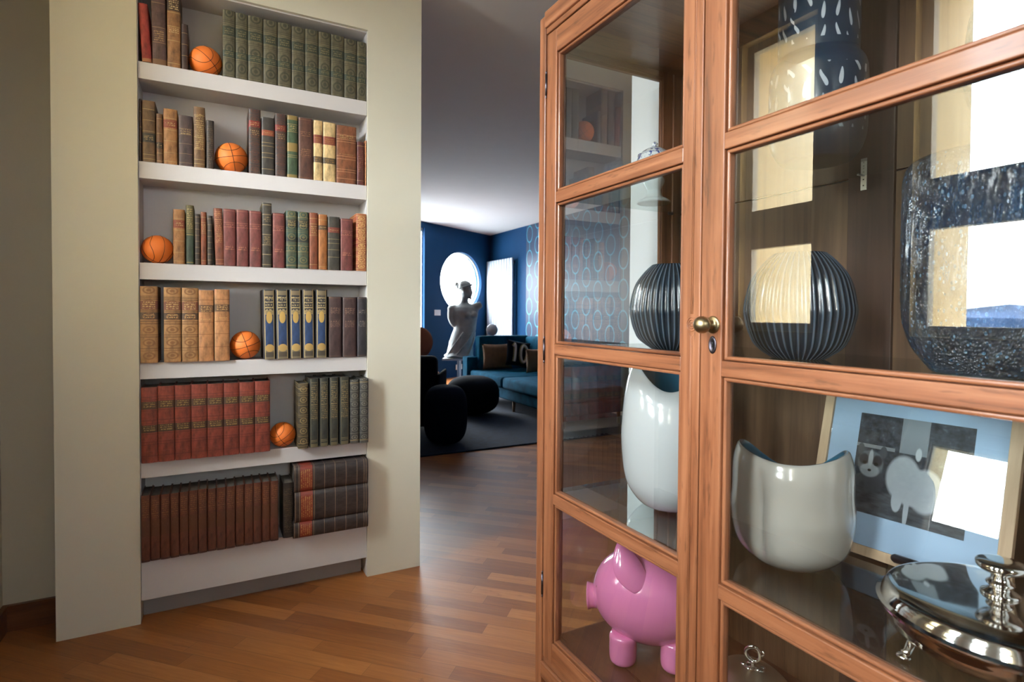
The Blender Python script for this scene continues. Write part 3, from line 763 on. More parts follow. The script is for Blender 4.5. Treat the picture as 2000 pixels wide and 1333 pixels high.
# third shelf
g3 = 'books on the third shelf'
row(2, Z1, 240, 370, [
 (343, 425, 138, 'tanred', 'tan book with red label right of the third shelf basketball', g3, dict(bands=3)),
 (431, 487, 110, 'greentop', 'tall slim green book with a gilt upper half on the third shelf', g3),
 (492, 530, 170, 'thinblk', 'very slim dark ribbed book right of the tall green and gilt one', g3),
 (533, 574, 156, 'thinred', 'very slim russet book between two slim dark ribbed ones', g3),
 (577, 615, 182, 'thinblk', 'very slim dark ribbed book left of the leaning rust book', g3),
 (688, 775, 135, 'claret', 'leftmost of the three neighbouring claret cloth books on the third shelf', 'claret cloth books on the third shelf'),
 (778, 863, 141, 'claret', 'middle of the three neighbouring claret cloth books on the third shelf', 'claret cloth books on the third shelf'),
 (866, 951, 149, 'claret', 'rightmost of the three neighbouring claret cloth books on the third shelf', 'claret cloth books on the third shelf'),
 (954, 1021, 94, 'ribbedblk', 'tallest book on the third shelf, black with gilt ribs', g3, dict(bands=5)),
 (1027, 1111, 164, 'claret', 'claret cloth book standing alone between the tall black and green books', 'claret cloth books on the third shelf'),
 (1118, 1195, 148, 'greenpat', 'left of the two green patterned books on the third shelf', 'green patterned pair'),
 (1199, 1275, 156, 'greenpat', 'right of the two green patterned books on the third shelf', 'green patterned pair'),
 (1279, 1338, 161, 'thinred', 'slim red-brown book between green patterned and mottled tan ones', g3),
 (1341, 1403, 173, 'mottledtan', 'mottled orange-tan book with black label on the third shelf', g3),
 (1406, 1489, 189, 'greyband', 'dark grey book with red label and gilt bands on the third shelf', g3),
 (1493, 1578, 202, 'claret', 'shorter claret cloth book near the right end of the third shelf', 'claret cloth books on the third shelf'),
 (1600, 1678, 168, 'orangered', 'bright orange-red gilt book at the right end of the third shelf', g3)], 2.656)
a = hit(240 + 628 / Z1, 515, 1, 2.656).x; b = hit(240 + 696 / Z1, 515, 1, 2.656).x
make_book(a + 0.0035, b - 0.0005, SZ[2] + 0.001, 0.236, 2.656, MS['redgilt'], 'rust red gilt book leaning left against the slim books on the third shelf', g3, lean=-0.028)
# fourth shelf
g4 = 'books on the fourth shelf'
row(3, Z1, 240, 370, [
 (113, 240, 665, 'bigtan', 'gilt tan calf book standing apart at the left end of the fourth shelf', 'gilt tan calf books on the fourth shelf', dict(bands=5, yf=2.640)),
 (278, 400, 673, 'bigtan', 'gilt tan calf book left of its identical neighbour on the fourth shelf', 'gilt tan calf books on the fourth shelf', dict(bands=5, yf=2.640)),
 (403, 517, 677, 'bigtan', 'gilt tan calf book between its twin and the plainer tan books', 'gilt tan calf books on the fourth shelf', dict(bands=5, yf=2.640)),
 (518, 624, 692, 'bigtan2', 'left of the two plainer tan books on the fourth shelf', 'plain tan calf pair on the fourth shelf', dict(yf=2.640)),
 (627, 733, 687, 'bigtan2', 'right of the two plainer tan books, touching the fourth shelf basketball', 'plain tan calf pair on the fourth shelf', dict(yf=2.640)),
 (1410, 1503, 737, 'plumblk', 'dark plum book right of the blue and gold set', g4),
 (1508, 1603, 741, 'plumblk', 'dark plum book between its twin and the ink black one', g4),
 (1607, 1686, 740, 'inkblk', 'ink black book at the right end of the fourth shelf', g4)], 2.650)
blx = [(965, 1051), (1053, 1142), (1146, 1230), (1234, 1318), (1322, 1402)]
for i, (l, r_) in enumerate(blx):
    a = hit(240 + l / Z1, 700, 1, 2.645).x; b = hit(240 + r_ / Z1, 700, 1, 2.645).x
    make_book(a + 0.0005, b - 0.0005, SZ[3] + 0.001, hit(240 + (l + r_) / 2 / Z1, 370 + 690 / Z1, 1, 2.645).z - SZ[3], 2.645, MS['bluegold'],
              '%s from the left of the five matching blue and gold books' % ORD[i], 'five blue and gold books on the fourth shelf', lean=(-0.014, -0.013, -0.011, -0.009, 0.0)[i])
# fifth shelf
Z3 = 2.777
rx = [97, 189, 281, 370, 458, 547, 632, 716, 800]
rt = [104, 96, 92, 87, 84, 80, 76, 70]
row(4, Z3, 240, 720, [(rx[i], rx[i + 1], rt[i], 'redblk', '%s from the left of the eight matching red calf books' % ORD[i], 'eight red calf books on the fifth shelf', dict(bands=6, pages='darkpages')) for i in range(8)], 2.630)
g5 = 'dark gilt books on the fifth shelf'
row(4, Z3, 240, 720, [
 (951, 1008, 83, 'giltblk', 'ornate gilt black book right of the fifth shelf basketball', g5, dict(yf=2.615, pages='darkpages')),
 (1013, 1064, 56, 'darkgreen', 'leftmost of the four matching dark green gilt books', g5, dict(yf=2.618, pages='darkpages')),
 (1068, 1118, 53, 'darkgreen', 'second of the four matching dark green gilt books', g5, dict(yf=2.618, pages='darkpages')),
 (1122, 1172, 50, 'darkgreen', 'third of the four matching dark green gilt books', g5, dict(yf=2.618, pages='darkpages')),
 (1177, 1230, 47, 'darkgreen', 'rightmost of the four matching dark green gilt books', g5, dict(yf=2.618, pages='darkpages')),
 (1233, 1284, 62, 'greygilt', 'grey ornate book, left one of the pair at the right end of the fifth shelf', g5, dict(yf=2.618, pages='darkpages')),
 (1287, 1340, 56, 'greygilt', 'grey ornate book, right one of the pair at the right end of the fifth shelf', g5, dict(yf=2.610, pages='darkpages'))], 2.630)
# bottom shelf
bxs = [92, 148, 203, 256, 306, 357, 408, 457, 508, 560, 610, 660, 708, 753, 800, 845]
bts = [692, 690, 684, 678, 672, 664, 656, 654, 648, 642, 634, 628, 622, 616, 612]
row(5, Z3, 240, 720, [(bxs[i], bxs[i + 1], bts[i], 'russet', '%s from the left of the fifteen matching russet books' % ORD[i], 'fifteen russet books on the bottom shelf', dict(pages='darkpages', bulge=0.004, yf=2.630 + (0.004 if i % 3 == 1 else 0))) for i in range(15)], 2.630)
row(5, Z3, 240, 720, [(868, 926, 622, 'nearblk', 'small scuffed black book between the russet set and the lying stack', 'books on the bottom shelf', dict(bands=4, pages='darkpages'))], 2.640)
# three big volumes lying flat, spine to the front
sx0 = hit(573, 1020, 1, 2.61).x; sx1 = NX1 - 0.006
st = [0.2524]
for py in (1012, 954, 905):
    st.append(hit(646, py, 1, 2.61).z)
nm = ['black morocco volume with red label at the bottom of the lying stack', 'black morocco volume with red label in the middle of the lying stack', 'black morocco volume with red label on top of the lying stack']
for i in range(3):
    z0, z1 = st[i] + 0.0004, st[i + 1] - 0.0004
    h = sx1 - sx0 - (0.0, 0.004, 0.002)[i]
    b = make_book(-(z1 - z0) / 2, (z1 - z0) / 2, 0, h, 2.606, MS['bigblk'], nm[i], 'three black volumes lying on the bottom shelf', depth=0.19, bands=6, bulge=0.009, pages='darkpages')
    b.rotation_euler = (0, -PI / 2, 0)
    b.location = (sx1, 2.606 + 0.009, (z0 + z1) / 2)

# ------------------------------------------------------------------ miniature basketballs
def ball(xl, xr, shelf, rot, label, yf=2.652):
    zb = SZ[shelf]
    rad = (xr - xl) / 2 - 0.0006
    o = empty('basketball', ((xl + xr) / 2, yf + rad, zb + rad * 1.016 + 0.0002), label, 'ball', 'miniature basketballs on the shelves', rot=rot)
    bm = bmesh.new()
    ell(bm, (0, 0, 0), (rad, rad, rad), 48, 32)
    link('skin', bm, M['orange'], o, smooth=True)
    sm = bmesh.new()
    w = rad * 0.016
    R = rad * 1.0
    tube(sm, [(R * math.cos(t), R * math.sin(t), 0) for t in [2 * PI * k / 64 for k in range(64)]], w, 6, True)
    tube(sm, [(0, R * math.cos(t), R * math.sin(t)) for t in [2 * PI * k / 64 for k in range(64)]], w, 6, True)
    for sg in (-1, 1):
        pts = []
        for k in range(64):
            t = 2 * PI * k / 64
            xx = sg * (0.58 - 0.20 * math.cos(2 * t))
            q = math.sqrt(max(0, 1 - xx * xx))
            pts.append((R * xx, R * q * math.cos(t), R * q * math.sin(t)))
        tube(sm, pts, w, 6, True)
    link('seam', sm, M['seam'], o, smooth=True)
ball(-0.0945, 0.0305, 0, (0.5, 0.55, 0.9), 'orange basketball beside the olive gilt books on the top shelf')
ball(-0.0015, 0.1275, 1, (0.3, 1.35, 0.35), 'orange basketball between dark books on the second shelf')
ball(-0.2645, -0.1495, 2, (1.2, 0.1, 0.5), 'orange basketball at the left end of the third shelf')
ball(0.0530, 0.1750, 3, (0.25, 1.25, 0.3), 'orange basketball left of the blue and gold books on the fourth shelf', 2.645)
ball(0.2085, 0.3175, 4, (0.5, 0.95, 0.2), 'orange basketball between red and dark books on the fifth shelf', 2.640)

# ------------------------------------------------------------------ glazed display cabinet
FX = 0.905                                  # face of the doors
YL, YR = 1.546, 0.200                       # far and near ends
XB = 1.455                                  # inner face of the back
DZ0, DZ1 = 0.174, 2.100
cab = empty('display_cabinet', (1.19, 0.873, 0), 'tall glazed cherry wood display cabinet with two paned doors beside the opening', 'cabinet')
PW, PD = 0.036, 0.05
# corner posts, top, crown, base
for (x0, x1) in ((FX - 0.004, FX + 0.044), (XB - 0.030, XB + 0.026)):
    for (y0, y1) in ((YL - PW, YL), (YR, YR + PW)):
        pt(cab, 'post', bx(x0, x1, y0, y1, 0.0, 2.163, 0.003), M['woodz'])
b = bmesh.new()
box(b, FX - 0.002, FX + 0.035, YR + PW, YL - PW, DZ1 + 0.004, 2.158, 0.003)
box(b, FX - 0.010, FX + 0.004, YR + PW, YL - PW, 2.120, 2.170, 0.004)
pt(cab, 'cornice', b, M['woody'])
b = bmesh.new()
box(b, FX + 0.004, FX + 0.036, YR + PW, YL - PW, 0.095, DZ0 - 0.004, 0.002)
box(b, FX - 0.008, FX + 0.004, YR + PW, YL - PW, 0.110, 0.158, 0.004)
pt(cab, 'base_rail', b, M['woody'])
pt(cab, 'top_board', bx(FX + 0.036, XB, YR + PW, YL - PW, 2.085, 2.105), M['woodx'])
pt(cab, 'bottom_board', bx(FX + 0.036, XB, YR + 0.030, YL - 0.030, 0.195, 0.217), M['shelfw'])
# sides: rails, inner stiles with mouldings, glass
for sgn_, y0, y1 in ((1, YL - PW + 0.006, YL - 0.006), (-1, YR + 0.006, YR + PW - 0.006)):
    b = bmesh.new()
    box(b, FX + 0.044, 0.982, y0, y1, 0.08, 2.13, 0.002)
    box(b, 1.382, XB - 0.030, y0, y1, 0.08, 2.13, 0.002)
    box(b, 0.974, 0.986, y0 + 0.004, y1 - 0.004, 0.20, 2.07, 0.003)
    box(b, 1.378, 1.390, y0 + 0.004, y1 - 0.004, 0.20, 2.07, 0.003)
    pt(cab, 'side_stile', b, M['woodz'])
    b = bmesh.new()
    box(b, 0.982, 1.382, y0, y1, 2.068, 2.13, 0.002)
    box(b, 0.982, 1.382, y0, y1, 0.08, 0.205, 0.002)
    box(b, 0.982, 1.382, y0 + 0.004, y1 - 0.004, 2.058, 2.070, 0.003)
    pt(cab, 'side_rail', b, M['woodx'])
    ym = (y0 + y1) / 2
    pt(cab, 'side_glass', bx(0.984, 1.380, ym - 0.002, ym + 0.002, 0.206, 2.058), M['glass'])
# back: two plank panels with a dark centre board
b = bmesh.new()
for y0, y1 in ((YR + 0.03, 0.790), (0.905, YL - 0.03)):
    box(b, XB + 0.004, XB + 0.016, y0, y1, 0.10, 1.598, 0.001)
    box(b, XB + 0.004, XB + 0.016, y0, y1, 1.602, 2.12, 0.001)
pt(cab, 'back_board', b, M['backz'])
pt(cab, 'centre_board', bx(XB - 0.002, XB + 0.016, 0.7915, 0.9035, 0.10, 2.12, 0.0015), M['backd'])
pt(cab, 'shelf_strip', (lambda b: (box(b, XB - 0.004, XB - 0.002, 0.8555, 0.8705, 1.565, 1.645, 0.0005), [box(b, XB - 0.0046, XB - 0.0039, 0.8615, 0.8645, z, z + 0.003, 0, 1) for z in (1.575, 1.590, 1.618, 1.633)], b)[-1])(bmesh.new()), [M['steel'], M['black']])
pt(cab, 'shelf_clip', bx(XB - 0.028, XB - 0.004, 0.8605, 0.8655, 1.5995, 1.6035), M['steel'])
for yy in (YL - PW - 0.006, YR + PW):
    for zz in (1.128, 1.595, 0.678):
        pt(cab, 'shelf_clip', bx(1.402, 1.424, yy, yy + 0.006, zz, zz + 0.0075, 0.001), M['iron'])
SH1, SH2, SH3 = 1.6075, 1.1475, 0.6925
for z in (SH1 - 0.0005, SH2 - 0.0005, SH3 - 0.0005):
    pt(cab, 'glass_shelf', bx(0.960, XB - 0.005, YR + PW + 0.001, YL - PW - 0.001, z - 0.006, z), M['sglass'])

def door(y0, y1, hinge_far, knob):
    """door leaf between y0 < y1; members named after the parts of the joinery"""
    d = link('door', bmesh.new(), M['woodz'], cab)
    d.location = -Vector(cab.location)
    bm = bmesh.new()
    X0, X1 = FX, FX + 0.028
    sw = 0.0555
    ya, yb = y0 + sw, y1 - sw
    box(bm, X0, X1, y0, ya, DZ0, DZ1, 0.0022)
    box(bm, X0, X1, yb, y1, DZ0, DZ1, 0.0022)
    zs = [(DZ0, 0.240), (0.668, 0.699), (1.123, 1.155), (1.580, 1.613), (2.030, DZ1)]
    for z0, z1 in zs: box(bm, X0 + 0.0004, X1, ya - 0.001, yb + 0.001, z0, z1, 0.0022, mi=1)
    g = 0.0095
    panes = []
    for (a0, a1), (b0, b1) in zip(zs[:-1], zs[1:]):
        z0, z1 = a1, b0
        for yy0, yy1 in ((ya + 0.0012, ya + g), (yb - g, yb - 0.0012)):
            box(bm, X0 + 0.005, X0 + 0.024, yy0, yy1, z0 + 0.001, z1 - 0.001, 0.0035, seg=3)
        for zz0, zz1 in ((z0 + 0.0012, z0 + g), (z1 - g, z1 - 0.0012)):
            box(bm, X0 + 0.005, X0 + 0.024, ya + 0.001, yb - 0.001, zz0, zz1, 0.0035, mi=1, seg=3)
        panes.append((z0 + g, z1 - g))
    bmesh.ops.recalc_face_normals(bm, faces=bm.faces[:])
    bm.to_mesh(d.data); bm.free()
    d.data.materials.append(M['woody'])
    for z0, z1 in panes:
        link('glass_pane', bx(0.9215, 0.9245, ya + g, yb - g, z0, z1), M['glass'], d)
    hy = y1 if hinge_far else y0
    for z in (0.40, 1.135, 1.95):
        hb_ = bmesh.new()
        tube(hb_, [(FX - 0.002, hy, z - 0.032), (FX - 0.002, hy, z + 0.032)], 0.0038, 10)
        for q in (-0.037, 0.037): ell(hb_, (FX - 0.002, hy, z + q), (0.003, 0.003, 0.005), 10, 6)
        link('hinge', hb_, M['iron'], d, smooth=True)
    if knob:
        k = bmesh.new()
        pk = prof([(0.0, -0.0005), (0.0165, -0.0005), (0.0165, 0.003), (0.0085, 0.006), (0.0075, 0.014), (0.0100, 0.018), (0.0160, 0.024), (0.0178, 0.031), (0.0150, 0.040), (0.0080, 0.0455), (0.0, 0.047)], 4)
        lathe(k, pk, 32)
        link('knob', k, M['brass'], d, smooth=True, loc=(FX, 0.8385, 1.2275), rot=(0, -PI / 2, 0))
        k = bmesh.new()
        lathe(k, [(0.0, 0), (0.0095, 0), (0.0105, 0.0012), (0.0095, 0.0024), (0.0068, 0.0026), (0.0055, 0.0014), (0.0, 0.0014)], 32)
        for v in k.verts: v.co.x *= 1.75
        o_ = link('keyhole_plate', k, M['iron'], d, smooth=True, loc=(FX, 0.8385, 1.186), rot=(0, -PI / 2, 0))
        k = bmesh.new()
        ell(k, (0, 0, 0), (0.0012, 0.0026, 0.0032), 16, 8)
        box(k, -0.0010, 0.0010, -0.0012, 0.0012, -0.0085, 0)
        link('keyhole', k, M['black'], d, loc=(FX - 0.0015, 0.8385, 1.189))
    else:
        k = bmesh.new()
        for rr, w in ((0.0135, 0.0013), (0.0085, 0.0014)):
            tube(k, [(FX - 0.0003, 0.897 + rr * math.cos(2 * PI * q / 32), 1.2275 + rr * 1.1 * math.sin(2 * PI * q / 32)) for q in range(32)], w, 6, True)
        for q in range(6):
            ell(k, (FX - 0.0004, 0.897 + 0.0042 * math.cos(q * PI / 3), 1.2275 + 0.0042 * math.sin(q * PI / 3)), (0.0018, 0.0022, 0.0022), 8, 6)
        link('rosette', k, M['woodz'], d, smooth=True)
        k = bmesh.new()
        for z0, z1 in ((DZ0 + 0.05, 1.207), (1.249, DZ1 - 0.05)):
            for oo in (-0.0022, 0.0022):
                pts = [(FX - 0.0002, 0.897 + oo, z0), (FX - 0.0002, 0.897 + oo, z1 - 0.006 if z0 < 1 else z1), (FX - 0.0002, 0.897 + oo * 3.2, z1 if z0 < 1 else z1 + 0.001)]
                tube(k, pts, 0.0010, 5)
        link('carved_line', k, M['woodz'], d, smooth=True)
    return d
door(0.8745, YL - PW - 0.0015, True, False)
door(YR + PW + 0.0015, 0.8715, False, True)

# ------------------------------------------------------------------ things inside the cabinet
def thing(name, loc, bm, mat, label, cat, rz=0.0, group=None, smooth=True, angle=None):
    o = link(name, bm, mat, None, smooth=smooth, loc=loc, rot=(0, 0, rz), angle=angle)
    return tag(o, label, cat, group)

def ribbed_mat(name, base):
    s = NT(name)
    o_ = s.sep(s.coord())
    rdg = s.m('COSINE', s.m('ADD', s.m('ADD', s.m('MULTIPLY', s.m('ARCTAN2', o_[1], o_[0]), 44.0), s.m('MULTIPLY', s.m('SINE', s.m('MULTIPLY', o_[2], 9.0)), 2.2)), PI))
    nz = s.noise(s.mapping(s.coord(), scale=(30, 30, 90)), 1.0, 3)
    nb = s.noise(s.coord(), 14, 4)
    c = s.ramp(nb, [(0.3, tuple(v * 0.5 for v in base[:3]) + (1,)), (0.7, base)])
    c = s.mix(s.m('MULTIPLY', s.ramp(rdg, [(0.35, (0, 0, 0, 1)), (0.9, (1, 1, 1, 1))]), s.m('ADD', 0.25, s.m('MULTIPLY', nb, 0.9))), c, (0.10, 0.14, 0.19, 1))
    return s.bsdf(c, 0.20, 0.0, s.bump(nz, 0.6, 0.002), 0.5, spec=0.6)
M['rib'] = ribbed_mat('ribbed_ink_glaze', (0.008, 0.020, 0.036, 1))
def ribbed_vase(loc, R, H, label):
    n = 44
    def mod(a, r_, z):
        k = 0.5 + 0.5 * math.cos(a * n + 2.2 * math.sin(z * 9))
        k = k ** 0.7
        amp = 0.0055 * min(1.0, r_ / (0.6 * R))
        return r_ - amp * k, z
    o = empty('ribbed_vase', loc, label, 'vase', 'ribbed ink-blue vases')
    bm = bmesh.new()
    p = prof([(0.0, 0.0), (0.045, 0.0), (0.062, 0.004), (0.098, 0.035), (R, 0.095), (R * 0.99, 0.135), (R * 0.88, 0.185), (R * 0.66, 0.222), (0.056, H)], 8)
    lathe(bm, p, 440, mod)
    link('body', bm, M['rib'], o, smooth=True)
    bm = bmesh.new()
    lathe(bm, [(0.056, H), (0.053, H + 0.001), (0.050, H - 0.004), (0.060, H - 0.03), (0.085, 0.17), (0.09, 0.10), (0.0, 0.02)], 64)
    link('inner_wall', bm, M['rib'], o, smooth=True)
ribbed_vase((1.200, 0.857, SH2), 0.118, 0.243, 'ribbed ink-blue vase behind the right door, left of the sparkling pot')
ribbed_vase((1.170, 1.240, SH2), 0.118, 0.243, 'ribbed ink-blue vase seen behind the left door above the white pod vase')

def sparkle_mat():
    s = NT('sparkle_blue_glass')
    v = s.n('ShaderNodeTexVoronoi'); s.put(v.inputs['Vector'], s.mapping(s.coord(), scale=(300, 300, 170))); v.inputs['Scale'].default_value = 1.0
    nb = s.noise(s.mapping(s.coord(), scale=(60, 60, 12)), 1.0, 4, 0.6)
    n2 = s.noise(s.coord(), 7, 2)
    c = s.ramp(s.m('ADD', s.m('MULTIPLY', n2, 0.6), s.m('MULTIPLY', nb, 0.4)), [(0.35, (0.002, 0.005, 0.010, 1)), (0.52, (0.004, 0.020, 0.045, 1)), (0.72, (0.008, 0.07, 0.16, 1))])
    v2 = s.n('ShaderNodeTexVoronoi'); s.put(v2.inputs['Vector'], s.mapping(s.coord(), scale=(210, 210, 120))); v2.inputs['Scale'].default_value = 1.0
    sepc = s.n('ShaderNodeSeparateColor'); s.put(sepc.inputs[0], v2.outputs['Color'])
    pk = s.m('MULTIPLY', s.m('GREATER_THAN', sepc.outputs[0], 0.72), s.m('LESS_THAN', v2.outputs['Distance'], 0.42))
    c = s.mix(s.m('MULTIPLY', pk, s.m('MULTIPLY', sepc.outputs[1], 0.5)), c, (0.20, 0.38, 0.55, 1))  # pale spots painted in for the sparkle of the rough surface
    h = s.m('ADD', s.m('MULTIPLY', v.outputs['Distance'], 1.2), s.m('MULTIPLY', nb, 0.5))
    return s.bsdf(c, 0.10, 0.0, s.bump(h, 1.0, 0.004), 0.3, spec=0.9, coat_rough=0.1)
M['sparkle'] = sparkle_mat()
bm = bmesh.new()
lathe(bm, prof([(0.0, 0.0), (0.070, 0.0), (0.088, 0.010), (0.112, 0.045), (0.128, 0.10), (0.131, 0.20), (0.131, 0.30), (0.130, 0.345), (0.124, 0.370), (0.110, 0.380), (0.098, 0.378), (0.095, 0.36), (0.110, 0.30), (0.112, 0.12), (0.07, 0.03), (0.0, 0.02)], 6), 160, lambda a, r_, z: (r_ + 0.0018 * math.sin(a * 47 + 30 * z) * math.sin(a * 13 + 55 * z), z))
thing('sparkling_pot', (1.190, 0.484, SH2), bm, M['sparkle'], 'large dark blue pot with rough sparkling surface on the middle glass shelf', 'vase')
bm = bmesh.new()
lathe(bm, prof([(0.0, 0.0), (0.055, 0.0), (0.085, 0.01), (0.098, 0.06), (0.094, 0.16), (0.07, 0.24), (0.05, 0.30), (0.044, 0.30), (0.06, 0.23), (0.08, 0.1), (0.0, 0.02)], 6), 128, lambda a, r_, z: (r_ + 0.0015 * math.sin(a * 37 + 40 * z), z))
thing('sparkling_pot', (1.240, 0.448, SH1), bm, M['sparkle'], 'blue pot with rough surface on the top glass shelf at the right frame edge', 'vase')

# stepped dark blue vase with white droplets
def drop_mat():
    s = NT('dotted_navy_glaze')
    o = s.sep(s.coord())
    ang_ = s.m('ARCTAN2', o[1], o[0])
    u = s.m('MULTIPLY', s.m('ADD', ang_, 4.0), 18 / (2 * PI))
    col = s.m('FLOOR', u)
    w = s.m('ADD', s.m('DIVIDE', o[2], 0.052), s.m('FRACT', s.m('MULTIPLY', s.m('SINE', s.m('MULTIPLY', col, 12.99)), 43.7)))
    rw = s.m('FLOOR', w)
    rnd = s.m('FRACT', s.m('ABSOLUTE', s.m('MULTIPLY', s.m('SINE', s.m('ADD', s.m('MULTIPLY', col, 7.31), s.m('MULTIPLY', rw, 3.17))), 91.7)))
    fu = s.m('SUBTRACT', s.m('FRACT', u), 0.5)
    fw_ = s.m('SUBTRACT', s.m('FRACT', w), 0.5)
    sk = s.m('ADD', fu, s.m('MULTIPLY', s.m('SINE', s.m('MULTIPLY', fw_, 4.5)), s.m('SUBTRACT', s.m('MULTIPLY', rnd, 0.5), 0.12)))
    wid = s.m('ADD', 0.09, s.m('MULTIPLY', s.m('SUBTRACT', 0.35, fw_), 0.11))
    e1 = s.m('ADD', s.m('POWER', s.m('DIVIDE', sk, wid), 2.0), s.m('POWER', s.m('DIVIDE', fw_, 0.36), 2.0))
    mk = s.m('MULTIPLY', s.m('LESS_THAN', e1, 1.0), s.m('GREATER_THAN', rnd, 0.04))
    inz = s.m('MULTIPLY', s.m('GREATER_THAN', o[2], 0.055), s.m('SUBTRACT', 1.0, s.m('MULTIPLY', s.m('GREATER_THAN', o[2], 0.200), s.m('LESS_THAN', o[2], 0.262))))
    rad_ = s.m('SQRT', s.m('ADD', s.m('POWER', o[0], 2.0), s.m('POWER', o[1], 2.0)))
    mk = s.m('MULTIPLY', s.m('MULTIPLY', mk, inz), s.m('GREATER_THAN', rad_, 0.083))
    c = s.mix(mk, (0.003, 0.022, 0.050, 1), (0.42, 0.46, 0.52, 1))
    return s.bsdf(c, 0.3, 0, None, 0.4)
M['drop'] = drop_mat()
bm = bmesh.new()
lathe(bm, prof([(0.0, 0.0), (0.060, 0.001), (0.080, 0.008), (0.098, 0.040), (0.104, 0.085), (0.104, 0.190), (0.100, 0.222), (0.090, 0.240), (0.0865, 0.246)], 6) +
      [(0.0865, 0.248), (0.0865, 0.452), (0.084, 0.456), (0.081, 0.452), (0.080, 0.25), (0.078, 0.05), (0.0, 0.03)], 96)
thing('stepped_vase', (1.262, 0.863, SH1), bm, M['drop'], 'stepped navy blue vase with scattered white droplets on the top glass shelf', 'vase', angle=50)

# two white pod vases with blue inside
def pod(loc, R, H, dip, label, rz, mat, rim=0.70, fold=None, back=0.2):
    """rim dips between two raised lobes; the lobes curl inwards"""
    o = empty('pod_vase', loc, label, 'vase', rz=rz)
    seg = 144
    def mod(inner):
        def f(a, r_, z):
            t = z / H
            sn = math.sin(a); k = (dip if sn > 0 else back) * abs(sn) ** 2.2
            top = 1.0 - k * max(0, (t - 0.25) / 0.75) ** 1.2
            if fold:
                da = (a - fold + PI) % (2 * PI) - PI
                r_ = r_ * (1 - 0.16 * math.exp(-(da / 0.12) ** 2) * math.sin(PI * min(1, max(0, (t - 0.06) / 0.86))) ** 0.8)
            return r_, z * top
        return f
    bm = bmesh.new()
    po = prof([(0.0, 0.0), (R * 0.34, 0.0), (R * 0.62, H * 0.03), (R * 0.90, H * 0.17), (R, H * 0.42), (R * 0.98, H * 0.62), (R * (rim * .5 + .54), H * 0.84), (R * (rim + .05), H * 0.97), (R * rim, H)], 7)
    lathe(bm, po, seg, mod(False))
    link('body', bm, mat, o, smooth=True)
    bm = bmesh.new()
    pi = [(R * rim, H), (R * (rim - .025), H * 1.0), (R * (rim - .035), H * 0.992)] + prof([(R * (rim - .02), H * 0.96), (R * (rim * .5 + .49), H * 0.82), (R * 0.94, H * 0.6), (R * 0.955, H * 0.42), (R * 0.84, H * 0.18), (R * 0.5, H * 0.06), (0.0, H * 0.05)], 6)
    lathe(bm, pi, seg, mod(True))
    link('inner_wall', bm, M['blueglaze'], o, smooth=True)
    return o
va_ = pod((1.150, 0.832, SH3), 0.127, 0.262, 0.075, 'low cream pod vase with blue inside in front of the cat picture', math.radians(122), M['cream'], 0.86, math.radians(62), 0.30)
# the pressed vertical fold in its front
pod((1.168, 1.232, SH3), 0.142, 0.428, 0.20, 'tall white pod vase with blue inside above the pink piggy bank', math.radians(134), M['porcelain'], 0.72, None, 0.06)

# small blue and white jar
o = empty('porcelain_jar', (1.270, 1.432, SH1), 'small white porcelain jar painted with blue flowers on the top glass shelf', 'jar')
def jar_mat():
    s = NT('blue_white_porcelain')
    n = s.noise(s.coord(), 55, 3, 0.6, 1.2)
    o_ = s.sep(s.coord())
    f = s.m('MULTIPLY', s.m('GREATER_THAN', n, 0.56), s.m('GREATER_THAN', o_[2], 0.115))
    return s.bsdf(s.mix(f, (0.72, 0.76, 0.78, 1), (0.03, 0.06, 0.30, 1)), 0.15, 0, None, 0.8)
M['jar'] = jar_mat()
bm = bmesh.new()
lathe(bm, prof([(0.0, 0.0), (0.050, 0.0), (0.050, 0.010), (0.030, 0.022), (0.022, 0.040), (0.024, 0.050), (0.034, 0.072), (0.026, 0.092), (0.022, 0.105), (0.050, 0.120), (0.056, 0.140), (0.050, 0.158)], 6), 48)
link('body', bm, M['jar'], o, smooth=True)
bm = bmesh.new()
lathe(bm, prof([(0.0, 0.158), (0.051, 0.1582), (0.048, 0.163), (0.030, 0.176), (0.012, 0.184), (0.008, 0.190), (0.010, 0.196), (0.0, 0.203)], 5), 48)
link('lid', bm, M['jar'], o, smooth=True)
for sg in (-1, 1):
    bm = bmesh.new()
    tube(bm, [(0, sg * (0.050 + 0.012 * math.sin(t)), 0.130 + 0.020 * t / PI) for t in [PI * k / 8 for k in range(9)]], 0.003, 8)
    link('handle', bm, M['jar'], o, smooth=True)

